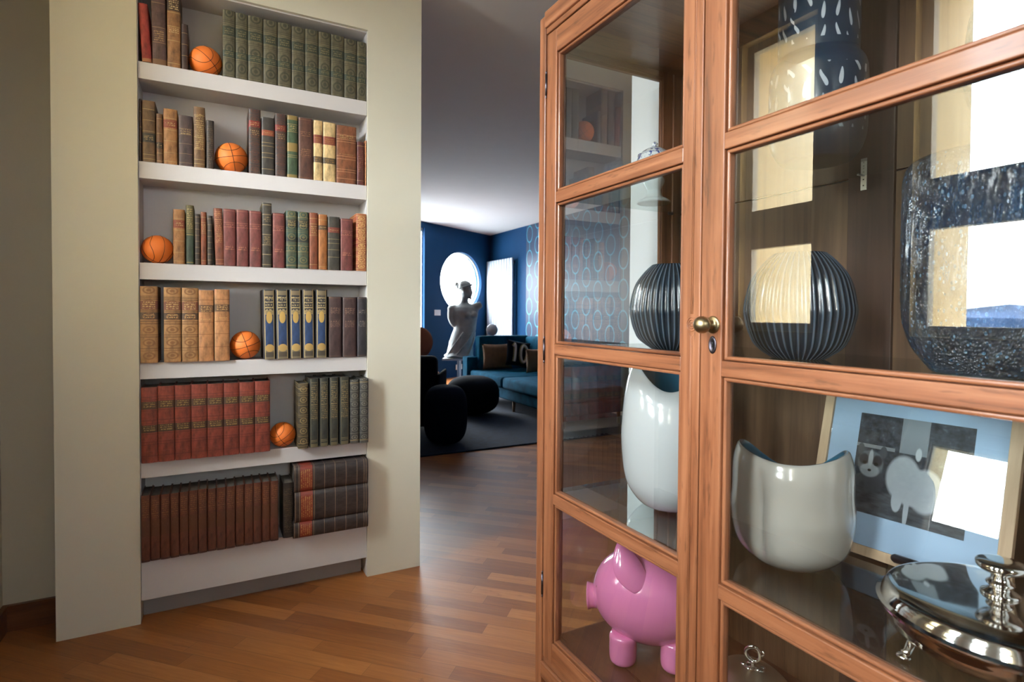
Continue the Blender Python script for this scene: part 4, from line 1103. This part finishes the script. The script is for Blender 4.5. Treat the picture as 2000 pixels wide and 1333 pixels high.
# framed cat picture leaning on the back
TL = 0.25
def pic_mat():
    s = NT('cat_photograph')
    o_ = s.coord()
    u, v = s.sep(o_)[1], s.sep(o_)[2]
    # the print spans u -0.114..0.114 (left edge is +u), v 0..0.232
    U = s.m('DIVIDE', s.m('SUBTRACT', 0.114, u), 0.228)
    V = s.m('DIVIDE', v, 0.232)
    def blob(cu, cv, ru, rv, soft=0.25):
        d = s.m('SQRT', s.m('ADD', s.m('POWER', s.m('DIVIDE', s.m('SUBTRACT', U, cu), ru), 2.0), s.m('POWER', s.m('DIVIDE', s.m('SUBTRACT', V, cv), rv), 2.0)))
        return s.ramp(d, [(1 - soft, (1, 1, 1, 1)), (1.0, (0, 0, 0, 1))])
    n1 = s.noise(o_, 60, 5, 0.7); n2 = s.noise(s.mapping(o_, scale=(1, 30, 110)), 1.0, 4, 0.6)
    c = s.ramp(n1, [(0.35, lin(24, 30, 42)), (0.6, lin(70, 78, 92)), (0.75, lin(130, 138, 150))])
    low = s.ramp(n2, [(0.35, lin(30, 36, 48)), (0.65, lin(92, 98, 110))])
    c = s.mix(s.m('LESS_THAN', V, 0.24), c, low)
    c = s.mix(s.m('MULTIPLY', s.m('GREATER_THAN', V, 0.66), s.m('MULTIPLY', s.m('GREATER_THAN', U, 0.40), s.m('LESS_THAN', U, 0.64))), c, lin(140, 146, 158))
    c = s.mix(s.m('MULTIPLY', s.m('LESS_THAN', U, 0.36), s.m('MULTIPLY', s.m('GREATER_THAN', V, 0.655), s.m('LESS_THAN', V, 0.69))), c, lin(150, 152, 160))
    W = lin(206, 210, 220)
    fur = s.mix(s.m('MULTIPLY', n1, 0.6), W, lin(140, 148, 164))
    for q in ((0.66, 0.34, 0.16, 0.22), (0.46, 0.42, 0.16, 0.23), (0.53, 0.36, 0.16, 0.20), (0.52, 0.14, 0.024, 0.20), (0.43, 0.20, 0.05, 0.12)):
        c = s.mix(blob(*q, 0.15), c, fur)
    c = s.mix(blob(0.57, 0.67, 0.03, 0.07), c, W)
    c = s.mix(blob(0.20, 0.33, 0.10, 0.12), c, lin(70, 76, 90))
    for q in ((0.045, 0.63, 0.035, 0.065), (0.26, 0.63, 0.035, 0.065)): c = s.mix(blob(*q, 0.15), c, lin(84, 88, 98))
    c = s.mix(blob(0.15, 0.50, 0.130, 0.135, 0.12), c, lin(120, 124, 134))
    c = s.mix(blob(0.15, 0.43, 0.10, 0.075, 0.2), c, lin(186, 190, 200))
    for q in ((0.085, 0.535, 0.055, 0.065), (0.215, 0.535, 0.055, 0.065)): c = s.mix(blob(*q, 0.3), c, lin(58, 60, 70))
    c = s.mix(blob(0.15, 0.55, 0.026, 0.10, 0.3), c, W)
    for q in ((0.095, 0.50, 0.022, 0.018), (0.205, 0.50, 0.022, 0.018), (0.15, 0.43, 0.018, 0.014)): c = s.mix(blob(*q, 0.1), c, lin(10, 10, 14))
    return s.bsdf(c, 0.5, spec=0.3)
M['print'] = pic_mat()
M['mount'] = plain('sky_tinted_mount', (0.50, 0.66, 0.92, 1), 0.7, var=0.01)  # the sky's blue reflection is put into the mount's colour
pz = SH3
FY0, FY1, FH, FWD = 0.508, 0.902, 0.412, 0.022
pic = empty('picture_frame', (1.322, (FY0 + FY1) / 2, pz + 0.0040), 'pale wood frame with a black and white cat photograph leaning on the cabinet back', 'picture', rot=(0, math.atan(TL), math.radians(5.0)))
hw = (FY1 - FY0) / 2
b = bmesh.new()
box(b, -0.004, 0.012, -hw, -hw + FWD, 0, FH, 0.001); box(b, -0.004, 0.012, hw - FWD, hw, 0, FH, 0.001)
box(b, -0.004, 0.012, -hw + FWD, hw - FWD, 0, FWD, 0.001); box(b, -0.004, 0.012, -hw + FWD, hw - FWD, FH - FWD, FH, 0.001)
link('frame', b, M['framew'], pic)
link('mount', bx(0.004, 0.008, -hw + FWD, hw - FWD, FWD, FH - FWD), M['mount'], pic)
link('photograph', bx(-0.0010, 0.0, -0.114, 0.114, 0, 0.232), M['print'], pic, loc=(0.0038, -0.004, 0.094))
link('glass', bx(0.0, 0.0015, -hw + FWD, hw - FWD, FWD, FH - FWD), M['glass'], pic)

# covered silver dish
TC = Vector((1.128, 0.438, SH3))
o = empty('chafing_dish', TC, 'round silver covered dish with a turned knob on the lowest glass shelf', 'dish')
bm = bmesh.new()
lathe(bm, prof([(0.0, 0.020), (0.10, 0.018), (0.145, 0.026), (0.156, 0.040), (0.161, 0.054), (0.163, 0.060)], 5) + [(0.166, 0.061), (0.166, 0.065), (0.158, 0.066), (0.150, 0.050), (0.0, 0.045)], 96)
link('bowl', bm, M['silver'], o, smooth=True, angle=50)
bm = bmesh.new()
lathe(bm, [(0.158, 0.0662), (0.169, 0.0664), (0.1695, 0.069), (0.166, 0.0705)] + prof([(0.163, 0.072), (0.158, 0.084), (0.150, 0.092), (0.125, 0.097), (0.07, 0.101), (0.022, 0.104), (0.0, 0.105)], 6), 96)
link('lid', bm, M['silver'], o, smooth=True, angle=40)
bm = bmesh.new()
lathe(bm, prof([(0.0, 0.103), (0.023, 0.103), (0.025, 0.108), (0.019, 0.112), (0.014, 0.117), (0.019, 0.123), (0.013, 0.130), (0.014, 0.137), (0.028, 0.145), (0.033, 0.152), (0.030, 0.158), (0.018, 0.161), (0.0, 0.1615)], 5), 48)
link('knob', bm, M['silver'], o, smooth=True)
for k in range(3):
    a = 0.6 + k * 2 * PI / 3
    bm = bmesh.new()
    tube(bm, [(0.145 * math.cos(a), 0.145 * math.sin(a), 0.028), (0.152 * math.cos(a), 0.152 * math.sin(a), 0.012), (0.158 * math.cos(a), 0.158 * math.sin(a), 0.0080)], [0.007, 0.006, 0.007], 12)
    ell(bm, (0.158 * math.cos(a), 0.158 * math.sin(a), 0.0050), (0.011, 0.011, 0.0045), 12, 8)
    link('leg', bm, M['silver'], o, smooth=True)
hp = hit(1744, 1090, 0, 1.300) - TC
h0 = Vector((hp.x, hp.y * 0.45, 0)).normalized() * 0.160 + Vector((0, 0, 0.056))
dv = hp - h0
bm = bmesh.new()
tube(bm, [h0, h0 + dv * 0.2, h0 + dv * 0.34, h0 + dv * 0.36, h0 + dv * 0.42, h0 + dv * 0.7, h0 + dv * 0.97, hp], [0.006, 0.0045, 0.005, 0.009, 0.0065, 0.0085, 0.0095, 0.007], 14)
link('handle', bm, M['iron'], o, smooth=True)

# dish cover with ring handle at the bottom
o = empty('dish_cover', (1.225, 0.985, 0.2176), 'oval pewter dish cover with a ring handle on the cabinet floor', 'dish cover', rz=math.radians(60))
bm = bmesh.new()
lathe(bm, prof([(0.170, 0.0), (0.172, 0.004), (0.160, 0.010), (0.148, 0.03), (0.120, 0.064), (0.075, 0.088), (0.03, 0.096), (0.0, 0.097)], 6), 72)
for v in bm.verts: v.co.y *= 0.78
for v in bm.verts: v.co.z *= 1.22
link('dome', bm, M['pewter'], o, smooth=True)
bm = bmesh.new()
ell(bm, (0, 0, 0.100), (0.026, 0.014, 0.006), 16, 8)
for a in range(5):
    t = 2 * PI * a / 5
    ell(bm, (0.020 * math.cos(t), 0.014 * math.sin(t), 0.102), (0.012, 0.006, 0.004), 10, 6)
tube(bm, [(0.0, 0, 0.104), (0.002, 0, 0.112), (0, 0, 0.118)], 0.005, 10)
ringp = [(0.017 * math.cos(t) + 0.002 * math.cos(2 * t), 0.003 * math.sin(t), 0.136 + 0.020 * math.sin(t)) for t in [2 * PI * k / 32 for k in range(32)]]
tube(bm, ringp, 0.0048, 10, True)
tube(bm, [(-0.017, 0, 0.132), (-0.024, 0, 0.142), (-0.022, 0, 0.150)], [0.0035, 0.003, 0.004], 8)
link('ring_handle', bm, M['silver'], o, smooth=True, rot=(0, 0, math.radians(62)), loc=(0, 0, 0.021))

# pink piggy bank, facing left
PH = Vector((-0.76, 0.65, 0)).normalized()
PC = Vector((1.160, 1.312, 0.2176))
o = empty('piggy_bank', PC, 'glossy pink piggy bank standing on the cabinet floor behind the left door', 'piggy bank', rz=math.atan2(PH.y, PH.x))
bm = bmesh.new()
R0, Z0 = 0.142, 0.184
segs, rgs = 64, 40
rings = []
for i in range(rgs + 1):
    t = PI * i / rgs
    xx = 0.166 * math.cos(t)                      # +x is the nose end
    rr = R0 * (math.sin(t) ** 0.92) * (1.0 - 0.05 * math.cos(t))
    if i in (0, rgs): rings.append([bm.verts.new((xx, 0, Z0))]); continue
    rings.append([bm.verts.new((xx, rr * math.cos(2 * PI * k / segs) * 0.97, Z0 + rr * math.sin(2 * PI * k / segs))) for k in range(segs)])
for a, b in zip(rings[:-1], rings[1:]):
    for k in range(segs):
        k2 = (k + 1) % segs
        if len(a) == 1: bm.faces.new((a[0], b[k], b[k2]))
        elif len(b) == 1: bm.faces.new((a[k], b[0], a[k2]))
        else: bm.faces.new((a[k], b[k], b[k2], a[k2]))
link('body', bm, M['pink'], o, smooth=True)
bm = bmesh.new()
sp_ = [(0.0, -0.02), (0.040, -0.02), (0.040, 0.0), (0.036, 0.012), (0.037, 0.026), (0.040, 0.034), (0.036, 0.037), (0.0, 0.035)]
lathe(bm, prof(sp_, 4), 40)
link('snout', bm, M['pink'], o, smooth=True, loc=(0.146, 0, Z0 - 0.026), rot=(0, math.radians(94), 0))
for sg in (-1, 1):
    bm = bmesh.new()
    B_ = Vector((0.018, sg * 0.108, Z0 + 0.058)); T_ = Vector((0.088, sg * 0.060, Z0 + 0.176))
    spn = T_ - B_
    nrm_ = Vector((-0.25, sg * 1.0, 0.35)).normalized()
    wd_ = nrm_.cross(spn).normalized() * sg
    nu, nv = 12, 10
    g_ = []
    for i in range(nu + 1):
        u = i / nu
        hw_ = 0.043 * math.sin(PI * min(1, 0.16 + 0.84 * u)) ** 0.75 if u < 1 else 0.001
        rw = []
        for j in range(nv + 1):
            w = 2 * j / nv - 1
            p = B_ + spn * u + wd_ * (hw_ * w + 0.012 * math.sin(PI * u)) + nrm_ * (0.016 * math.sin(PI * (0.1 + 0.75 * u)) * (1 - 0.9 * w * w) + 0.004)
            rw.append(bm.verts.new(p))
        g_.append(rw)
    for i in range(nu):
        for j in range(nv): bm.faces.new((g_[i][j], g_[i][j + 1], g_[i + 1][j + 1], g_[i + 1][j]))
    e_ = link('ear', bm, M['pink'], o, smooth=True)
    so = e_.modifiers.new('t', 'SOLIDIFY'); so.thickness = 0.007; so.offset = 0
    sub = e_.modifiers.new('s', 'SUBSURF'); sub.levels = 1; sub.render_levels = 1
for sx in (0.072, -0.075):
    for sy in (-0.062, 0.062):
        bm = bmesh.new()
        lathe(bm, prof([(0.0, 0.0), (0.026, 0.0), (0.037, 0.007), (0.040, 0.025), (0.040, 0.06), (0.036, 0.085), (0.0, 0.09)], 4), 32)
        link('foot', bm, M['pink'], o, smooth=True, loc=(sx, sy, 0))
for sg in (-1, 1):
    bm = bmesh.new()
    ell(bm, (0.1510, sg * 0.048, Z0 + 0.024), (0.003, 0.003, 0.006), 10, 8)
    link('eye', bm, M['seam'], o, smooth=True)
bm = bmesh.new()
box(bm, -0.020, 0.020, -0.002, 0.002, Z0 + R0 - 0.0035, Z0 + R0 + 0.0005)
link('coin_slot', bm, M['black'], o)
bm = bmesh.new()
tube(bm, [(-0.155 - 0.006 * k / 3, 0.012 * math.cos(k * 0.8), Z0 + 0.02 + 0.012 * math.sin(k * 0.8)) for k in range(14)], 0.005, 8)
link('tail', bm, M['pink'], o, smooth=True)

# ------------------------------------------------------------------ blue sitting room
CR = math.atan2(RM[1][0], RM[0][0])
rug = bmesh.new()
box(rug, 0.95, 4.35, 4.64, 8.24, 0.0, 0.014, 0.004)
tag(link('rug', rug, M['rug']), 'dark blue rug under the poufs and the teal sofa', 'rug')

def soft(bm, x0, x1, y0, y1, z0, z1, bev=0.04, puff=0.0, mi=0):
    vs = box(bm, x0, x1, y0, y1, z0, z1, bev, mi, seg=4)
def cushion(bm, w, h, t, n=14):
    g = []
    for sgn2 in (1, -1):
        rows = []
        for i in range(n + 1):
            rw = []
            for j in range(n + 1):
                u, v = 2 * i / n - 1, 2 * j / n - 1
                k = (1 - abs(u) ** 2.6) * (1 - abs(v) ** 2.6)
                pin = 1 - 0.07 * (1 - v * v) * abs(u) ** 3
                pin2 = 1 - 0.07 * (1 - u * u) * abs(v) ** 3
                rw.append(bm.verts.new((u * w / 2 * pin, -sgn2 * t / 2 * k ** 0.55, v * h / 2 * pin2)))
            rows.append(rw)
        for i in range(n):
            for j in range(n):
                bm.faces.new((rows[i][j], rows[i + 1][j], rows[i + 1][j + 1], rows[i][j + 1]))
    bmesh.ops.remove_doubles(bm, verts=bm.verts[:], dist=0.0015)

# sofa
sx, sy1, sy0 = 3.18, 7.42, 4.95
sofa = empty('sofa', (3.65, 6.2, 0.014), 'teal velvet sofa against the patterned wall behind the poufs', 'sofa')
ztop = hit(930, 657, 1, 7.30).z
b = bmesh.new(); soft(b, sx + 0.02, 4.10, sy0, sy1, 0.16, 0.30, 0.02); pt(sofa, 'base', b, M['velvet'], smooth=True, angle=50)
ymid = 6.28
for y0, y1 in ((sy0 + 0.01, ymid - 0.006), (ymid + 0.006, sy1 - 0.14)):
    b = bmesh.new(); soft(b, sx - 0.03, 4.00, y0, y1, 0.302, 0.44, 0.035); pt(sofa, 'seat_cushion', b, M['velvet'], smooth=True)
b = bmesh.new(); soft(b, sx + 0.12, 4.10, sy1 - 0.135, sy1 + 0.03, 0.302, ztop, 0.03); pt(sofa, 'end_panel', b, M['velvet'], smooth=True)
zbk = hit(1032, 657, 0, 4.06).z
b = bmesh.new(); soft(b, 4.015, 4.22, sy0, sy1 - 0.14, 0.302, zbk, 0.05); pt(sofa, 'backrest', b, M['velvet'], smooth=True)
b = bmesh.new(); soft(b, sx - 0.06, sx + 0.10, sy1 - 0.12, sy1 + 0.05, 0.10, 0.62, 0.015); pt(sofa, 'arm', b, M['velvet'], smooth=True)
for x_, y_ in ((sx + 0.10, sy0 + 0.1), (sx + 0.10, sy1 - 0.3), (4.0, sy0 + 0.1), (4.0, sy1 - 0.3), (sx + 0.10, 6.2)):
    b = bmesh.new(); tube(b, [(x_, y_, 0.0145), (x_, y_, 0.16)], [0.016, 0.022], 12); pt(sofa, 'leg', b, M['tan'], smooth=True)
def place_cushion(px, py, yp, w, h, t, mat, rot, label, zmin=None):
    c = hit(px, py, 1, yp)
    c.z = 0.448 + h / 2
    c.x = min(c.x, 4.0 - w / 2 - 0.03)
    bm = bmesh.new(); cushion(bm, w, h, t)
    return thing('cushion', c, bm, mat, label, 'cushion', group='cushions on the teal sofa')
k = place_cushion(971, 698, 7.165, 0.46, 0.36, 0.12, M['tan'], 0, 'tan brown cushion against the dark end of the teal sofa')
k.rotation_euler = (math.radians(-6), 0, 0.0)
c10 = hit(1019, 702, 1, 6.95)
c10.z = 0.446 + 0.225; c10.x = min(c10.x, 3.74)
k10 = empty('cushion', c10, 'black cushion with large white number ten on the teal sofa', 'cushion', 'cushions on the teal sofa', rot=(math.radians(-8), math.radians(10), 0.15))
bm = bmesh.new(); cushion(bm, 0.42, 0.36, 0.13); link('cover', bm, M['darkcloth'], k10, smooth=True)
M['chalk'] = plain('white_wool', (0.62, 0.60, 0.56, 1), 0.9)
M['mustard'] = plain('olive_gold_trim', (0.22, 0.18, 0.07, 1), 0.9)
def fy(x, z):
    u, v = x / 0.21, z / 0.18
    return -0.065 * max(0.0, (1 - abs(u) ** 2.6) * (1 - abs(v) ** 2.6)) ** 0.55 - 0.004
for nm_, mt_, wd in (('number_trim', 'mustard', 0.024), ('number', 'chalk', 0.017)):
    bm = bmesh.new()
    p1 = [(-0.105 + 0.0 * i, z) for i, z in enumerate([-0.12 + 0.024 * q for q in range(11)])] + [(-0.135, 0.085)]
    off = -0.014 if nm_ == 'number' else 0.002
    tube(bm, [(x, fy(x, z) + off, z) for x, z in p1], wd, 8)
    p2 = [(0.045 + 0.060 * math.cos(2 * PI * q / 28), 0.115 * math.sin(2 * PI * q / 28)) for q in range(28)]
    tube(bm, [(x, fy(x, z) + off, z) for x, z in p2], wd, 8, True)
    link(nm_, bm, M[mt_], k10, smooth=True)
k = place_cushion(1062, 716, 6.55, 0.34, 0.32, 0.12, M['tan'], 0, 'tan cushion at the cabinet edge, right of the number ten cushion')
k.rotation_euler = (math.radians(-6), 0, 0.1)

# globe lamp on the end panel
gr = 0.083
gc = hit(961, 648, 1, sy1 - 0.055)
bm = bmesh.new(); ell(bm, (0, 0, gr), (gr, gr, gr), 32, 20)
thing('globe', (gc.x, sy1 - 0.055, ztop + 0.0012), bm, M['plate'], 'small white globe standing on the end of the teal sofa', 'globe')

# statue on a white table
TD = 8.35
tb = far(893, 699, TD)
tw = empty('side_table', (tb.x, tb.y, 0.0150), 'white metal side table carrying the marble statue', 'table', rz=CR)
tz = tb.z - 0.015
bm = bmesh.new(); box(bm, -0.20, 0.20, -0.17, 0.17, tz - 0.030, tz - 0.001, 0.004); link('tabletop', bm, M['tablewhite'], tw)
for x_ in (0.03, 0.17):
    for y_ in (-0.15, 0.15):
        bm = bmesh.new(); box(bm, x_ - 0.014, x_ + 0.014, y_ - 0.014, y_ + 0.014, 0.0, tz - 0.030, 0.002); link('leg', bm, M['tablewhite'], tw)
bm = bmesh.new(); box(bm, -0.17, 0.02, -0.014, 0.014, 0.0, 0.02, 0.002); link('foot_bar', bm, M['tablewhite'], tw)
U = TD / FPX
statue = empty('statue', (tb.x, tb.y, tz + 0.0155), 'grey marble female torso with turned head on a white table before the round window', 'statue', rz=CR)
def sj(px, py, y=0.0): return Vector(((px - 893) * U, y, (699 - py) * U))
bm = bmesh.new()
secs = [(699, 870, 922, .8), (694, 868, 924, .8), (690, 873, 922, .8), (680, 876, 922, .8), (668, 877, 923, .8), (656, 881, 926, .78), (646, 885, 929, .72), (637, 888, 930, .66), (627, 888, 931, .62), (617, 885, 933, .62), (608, 883, 934, .60), (601, 885, 932, .55), (596, 893, 922, .55), (592, 898, 915, .7), (586, 900, 914, .9), (578, 901, 916, .9)]
rings = []
for py, xl, xr, ky in secs:
    c, r_ = sj((xl + xr) / 2, py), (xr - xl) / 2 * U
    z = max(c.z, 0.002)
    rings.append([bm.verts.new((c.x + r_ * math.cos(2 * PI * q / 40) * (1 + (0.05 * math.sin(9 * 2 * PI * q / 40 + py * 0.2) if py > 658 else 0)), r_ * ky * math.sin(2 * PI * q / 40), z)) for q in range(40)])
for a_, b_ in zip(rings[:-1], rings[1:]):
    for q in range(40): bm.faces.new((a_[q], a_[(q + 1) % 40], b_[(q + 1) % 40], b_[q]))
bm.faces.new(rings[0][::-1]); bm.faces.new(rings[-1])
def px_(v): return v * U
ell(bm, sj(910, 568, -0.01), (px_(11.5), px_(12), px_(16.5)), 24, 16)          # head
ell(bm, sj(916, 573, -0.03), (px_(7), px_(7), px_(10)), 16, 12)                 # jaw and face
ell(bm, sj(921.5, 571.5, -0.04), (px_(2.4), px_(1.8), px_(3.4)), 12, 8)         # nose
ell(bm, sj(920.0, 579.0, -0.04), (px_(2.0), px_(2.6), px_(1.3)), 12, 8)         # mouth
ell(bm, sj(919.0, 584.0, -0.035), (px_(3.0), px_(3.4), px_(2.6)), 12, 8)        # chin
ell(bm, sj(919.8, 566.0, -0.035), (px_(2.2), px_(5.0), px_(1.4)), 12, 8)        # brow
ell(bm, sj(906, 572, -0.10), (px_(2.2), px_(1.4), px_(3.2)), 12, 8)             # ear
for x_, z_ in ((915, 616), (927, 615)): ell(bm, sj(x_, z_, -0.095), (px_(6.6), px_(6.0), px_(6.4)), 20, 12)
tube(bm, [sj(891, 601), sj(882, 604), sj(881, 612), sj(881, 622), sj(884, 631), sj(888, 637)], [px_(v) for v in (7, 8, 7.5, 7, 6, 5)], 20)
tube(bm, [sj(922, 603), sj(931, 599), sj(936, 596), sj(940, 594)], [px_(v) for v in (8, 8, 7, 5.5)], 20)
ell(bm, sj(881, 604), (px_(7.5),) * 3, 16, 12)
body = link('body', bm, M['marble'], statue, smooth=True)
rm = body.modifiers.new('join', 'REMESH'); rm.mode = 'VOXEL'; rm.voxel_size = 0.011; rm.use_smooth_shade = True
sm_ = body.modifiers.new('soften', 'SMOOTH'); sm_.factor = 0.5; sm_.iterations = 8
bm = bmesh.new()
ell(bm, sj(907, 559, 0.01), (px_(13), px_(14), px_(11)), 24, 16)
ell(bm, sj(896, 560, 0.03), (px_(6), px_(6), px_(6.5)), 16, 12)
ell(bm, sj(891, 556, 0.04), (px_(4), px_(4.2), px_(4.6)), 16, 12)
tube(bm, [sj(908, 561) + Vector((px_(13.2) * math.cos(t), px_(14.3) * math.sin(t), px_(4.5) * math.cos(t) - 0.0)) for t in [2 * PI * q / 24 for q in range(24)]], 0.012, 8, True)
link('hair', bm, M['marble'], statue, smooth=True)
bm = bmesh.new()
for i in range(7):
    ph = 2 * PI * i / 7
    pts = []
    for q in range(12):
        t = q / 11
        py = 697 - 48 * t
        cxp = 896 + 11 * t
        pts.append(sj(cxp, py) + Vector(((25.5 - 5 * t) * U * math.cos(ph + t * 1.1), (25.5 - 5 * t) * U * 0.8 * math.sin(ph + t * 1.1), 0.012 if q == 0 else 0)))
    tube(bm, pts, 0.013, 8)
tube(bm, [sj(896, 696) + Vector((26.5 * U * math.cos(2 * PI * q / 40), 26.5 * U * 0.8 * math.sin(2 * PI * q / 40), 0.004 + 0.010 * math.sin(6 * PI * q / 20))) for q in range(40)], 0.016, 8, True)
link('drapery', bm, M['marble'], statue, smooth=True)

# poufs and armchair
def pouf(px, py, R, H, label, mat, p=2.6, ry=1.0):
    c = hit(px, py, 2, 0.0145)
    bm = bmesh.new()
    pr_ = []
    for i in range(25):
        t = -PI / 2 + PI * i / 24
        pr_.append((R * abs(math.cos(t)) ** (2 / p), H / 2 + H / 2 * math.copysign(abs(math.sin(t)) ** (2 / p), math.sin(t))))
    pr_[0] = (0.0, 0.0); pr_[-1] = (0.0, H)
    lathe(bm, pr_, 48)
    for v in bm.verts: v.co.y *= ry
    o = empty('pouf', c, label, 'pouf', rz=CR)
    link('cover', bm, mat, o, smooth=True)
    bm = bmesh.new()
    tube(bm, [(R * 0.985 * math.cos(2 * PI * q / 48), R * 0.985 * ry * math.sin(2 * PI * q / 48), H * 0.62) for q in range(48)], 0.006, 6, True)
    link('seam', bm, mat, o, smooth=True)
pouf(870, 866, 0.205, 0.55, 'tall midnight blue pouf in front on the dark rug', M['bluecloth'], 3.2)
pouf(923, 808, 0.325, 0.46, 'broad black pouf behind the tall one on the dark rug', M['darkcloth'], 2.7)
ac = far(804, 720, 6.0)
arm = empty('armchair', (ac.x, ac.y, 0.0145), 'black armchair half hidden behind the bookcase pier', 'armchair', rz=CR)
b = bmesh.new(); soft(b, -0.42, 0.30, -0.10, 0.34, 0.06, 0.40, 0.05); link('seat', b, M['darkcloth'], arm, smooth=True)
b = bmesh.new(); soft(b, -0.42, 0.30, -0.28, -0.10, 0.06, 0.785, 0.06); link('backrest', b, M['darkcloth'], arm, smooth=True)
for x_ in (-0.52, 0.302):
    b = bmesh.new(); soft(b, x_, x_ + 0.10 if x_ < 0 else x_ + 0.03, -0.26, 0.34, 0.06, 0.60, 0.012); link('arm', b, M['darkcloth'], arm, smooth=True)
for x_ in (-0.36, 0.24):
    for y_ in (-0.2, 0.28):
        b = bmesh.new(); tube(b, [(x_, y_, 0), (x_, y_, 0.07)], 0.02, 10); link('leg', b, M['iron'], arm)
rc = far(817, 669, 6.9)
ch = empty('round_chair', (rc.x, rc.y, 0.018), 'terracotta chair with a round back above the black armchair', 'chair', rz=CR)
b = bmesh.new(); ell(b, (0, 0, rc.z - 0.018), (0.178, 0.05, 0.190), 32, 20); link('backrest', b, M['peach'], ch, smooth=True)
b = bmesh.new(); ell(b, (0, 0.20, 0.46), (0.23, 0.23, 0.05), 32, 14); link('seat', b, M['peach'], ch, smooth=True)
b = bmesh.new(); tube(b, [(0, 0.04, 0.47), (0, 0.0, 0.62), (0, 0.0, rc.z - 0.15)], 0.012, 10); link('back_stem', b, M['brass'], ch, smooth=True)
for x_, y_ in ((-0.16, 0.06), (0.16, 0.06), (-0.16, 0.36), (0.16, 0.36)):
    b = bmesh.new(); tube(b, [(x_ * 1.15, y_ + (y_ - 0.2) * 0.15, 0), (x_, y_, 0.44)], 0.011, 10); link('leg', b, M['brass'], ch, smooth=True)

# radiator
ry0, ry1 = 9.48, 10.62
rad = empty('radiator', (4.99, 10.05, 0.28), 'tall white panel radiator on the blue wall right of the corner', 'radiator')
nf = 10
for i in range(nf):
    a = ry0 + (ry1 - ry0) * i / nf
    b = bmesh.new(); box(b, 4.955, 4.995, a + 0.010, a + (ry1 - ry0) / nf - 0.010, 0.28, 2.29, 0.016, seg=3)
    pt(rad, 'fin', b, M['radiator'], smooth=True, angle=50)
b = bmesh.new()
for z in (0.36, 2.18): box(b, 4.995, 5.04, ry0 + 0.02, ry1 - 0.02, z, z + 0.05, 0.004)
for z in (0.5, 2.05):
    for y_ in (ry0 + 0.2, ry1 - 0.2): box(b, 5.04, 5.0895, y_, y_ + 0.03, z, z + 0.03)
    for y_ in (ry0 + 0.2, ry1 - 0.2): box(b, 4.995, 5.045, y_, y_ + 0.03, z, z + 0.03)
pt(rad, 'manifold', b, M['iron'])

# sockets on the angled wall
for px, py, w, h, lb in ((854, 611, 0.17, 0.105, 'white double switch plate on the blue wall left of the statue'), (896, 717, 0.20, 0.10, 'pale socket plate low on the blue wall behind the white table')):
    s_, z_ = on_angled(px, py)
    bm = bmesh.new()
    c = ang(s_, z_, 0.006 * sgn)
    box(bm, -w / 2, w / 2, -0.0055, 0.0055, -h / 2, h / 2, 0.003)
    o = empty('switch_plate', c, lb, 'switch', rz=AROT)
    link('plate', bm, M['plate'], o)
    for q in (-1, 0, 1):
        link('switch', bx(q * w * 0.28 - w * 0.11, q * w * 0.28 + w * 0.11, -0.008 if sgn * 1 > 0 else -0.008, 0.008, -h * 0.30, h * 0.30, 0.002), M['tablewhite'], o)

tc_ = bmesh.new()  # unseen slab added to bounce daylight onto the blue room's ceiling
P0_, P1_ = AW0 + Vector((0.4, 0.45)), AW1 + Vector((-0.2, 0.2))
slab(tc_, [(P1_.x, P1_.y), (P0_.x, P0_.y), (P0_.x - 3.5, P0_.y + 6.2), (P1_.x - 3.5, P1_.y + 6.2)], -0.35, -0.25)
M['stone'] = plain('pale_bounce_stone', (0.62, 0.64, 0.66, 1), 0.8)
tag(link('bounce_slab', tc_, M['stone']), 'unseen pale slab added outside the round window to bounce daylight indoors', 'bounce_slab')
# palm outside the round window
pcs, pcz = on_angled(862, 590)
pb_ = ang(pcs, 0.0, -sgn * 1.1)
palm = empty('palm', (pb_.x, pb_.y, 0.0), 'green palm outside the round window', 'palm')
bm = bmesh.new(); tube(bm, [(0, 0, -0.2), (0.02, 0, 0.7), (0, 0, pcz - 0.05)], [0.13, 0.10, 0.09], 14)
link('trunk', bm, M['trunk'], palm, smooth=True)
bm = bmesh.new()
for i in range(26):
    a = 2 * PI * i / 26 + random.uniform(-0.1, 0.1)
    el = random.uniform(0.5, 1.35)
    Lf = random.uniform(0.6, 0.85)
    d0 = Vector((math.cos(a) * math.cos(el), math.sin(a) * math.cos(el), math.sin(el)))
    pts = [Vector((0, 0, pcz)) + d0 * (Lf * t) + Vector((math.cos(a), math.sin(a), 0)) * 0.25 * t * t - Vector((0, 0, 0.35 * t * t)) for t in [q / 9 for q in range(10)]]
    tube(bm, pts, [0.009 - 0.0007 * q for q in range(10)], 5)
    side = d0.cross(Vector((0, 0, 1))).normalized()
    for q in range(1, 10):
        for sg in (-1, 1):
            p = pts[q]; t_ = (pts[min(9, q + 1)] - pts[q - 1]).normalized()
            tip = p + (side * sg * 0.7 + t_ * 0.9).normalized() * (0.24 - 0.012 * q) - Vector((0, 0, 0.03))
            tube(bm, [p, (p + tip) / 2 + Vector((0, 0, 0.008)), tip], [0.004, 0.009, 0.002], 4)
link('fronds', bm, M['leaf'], palm)
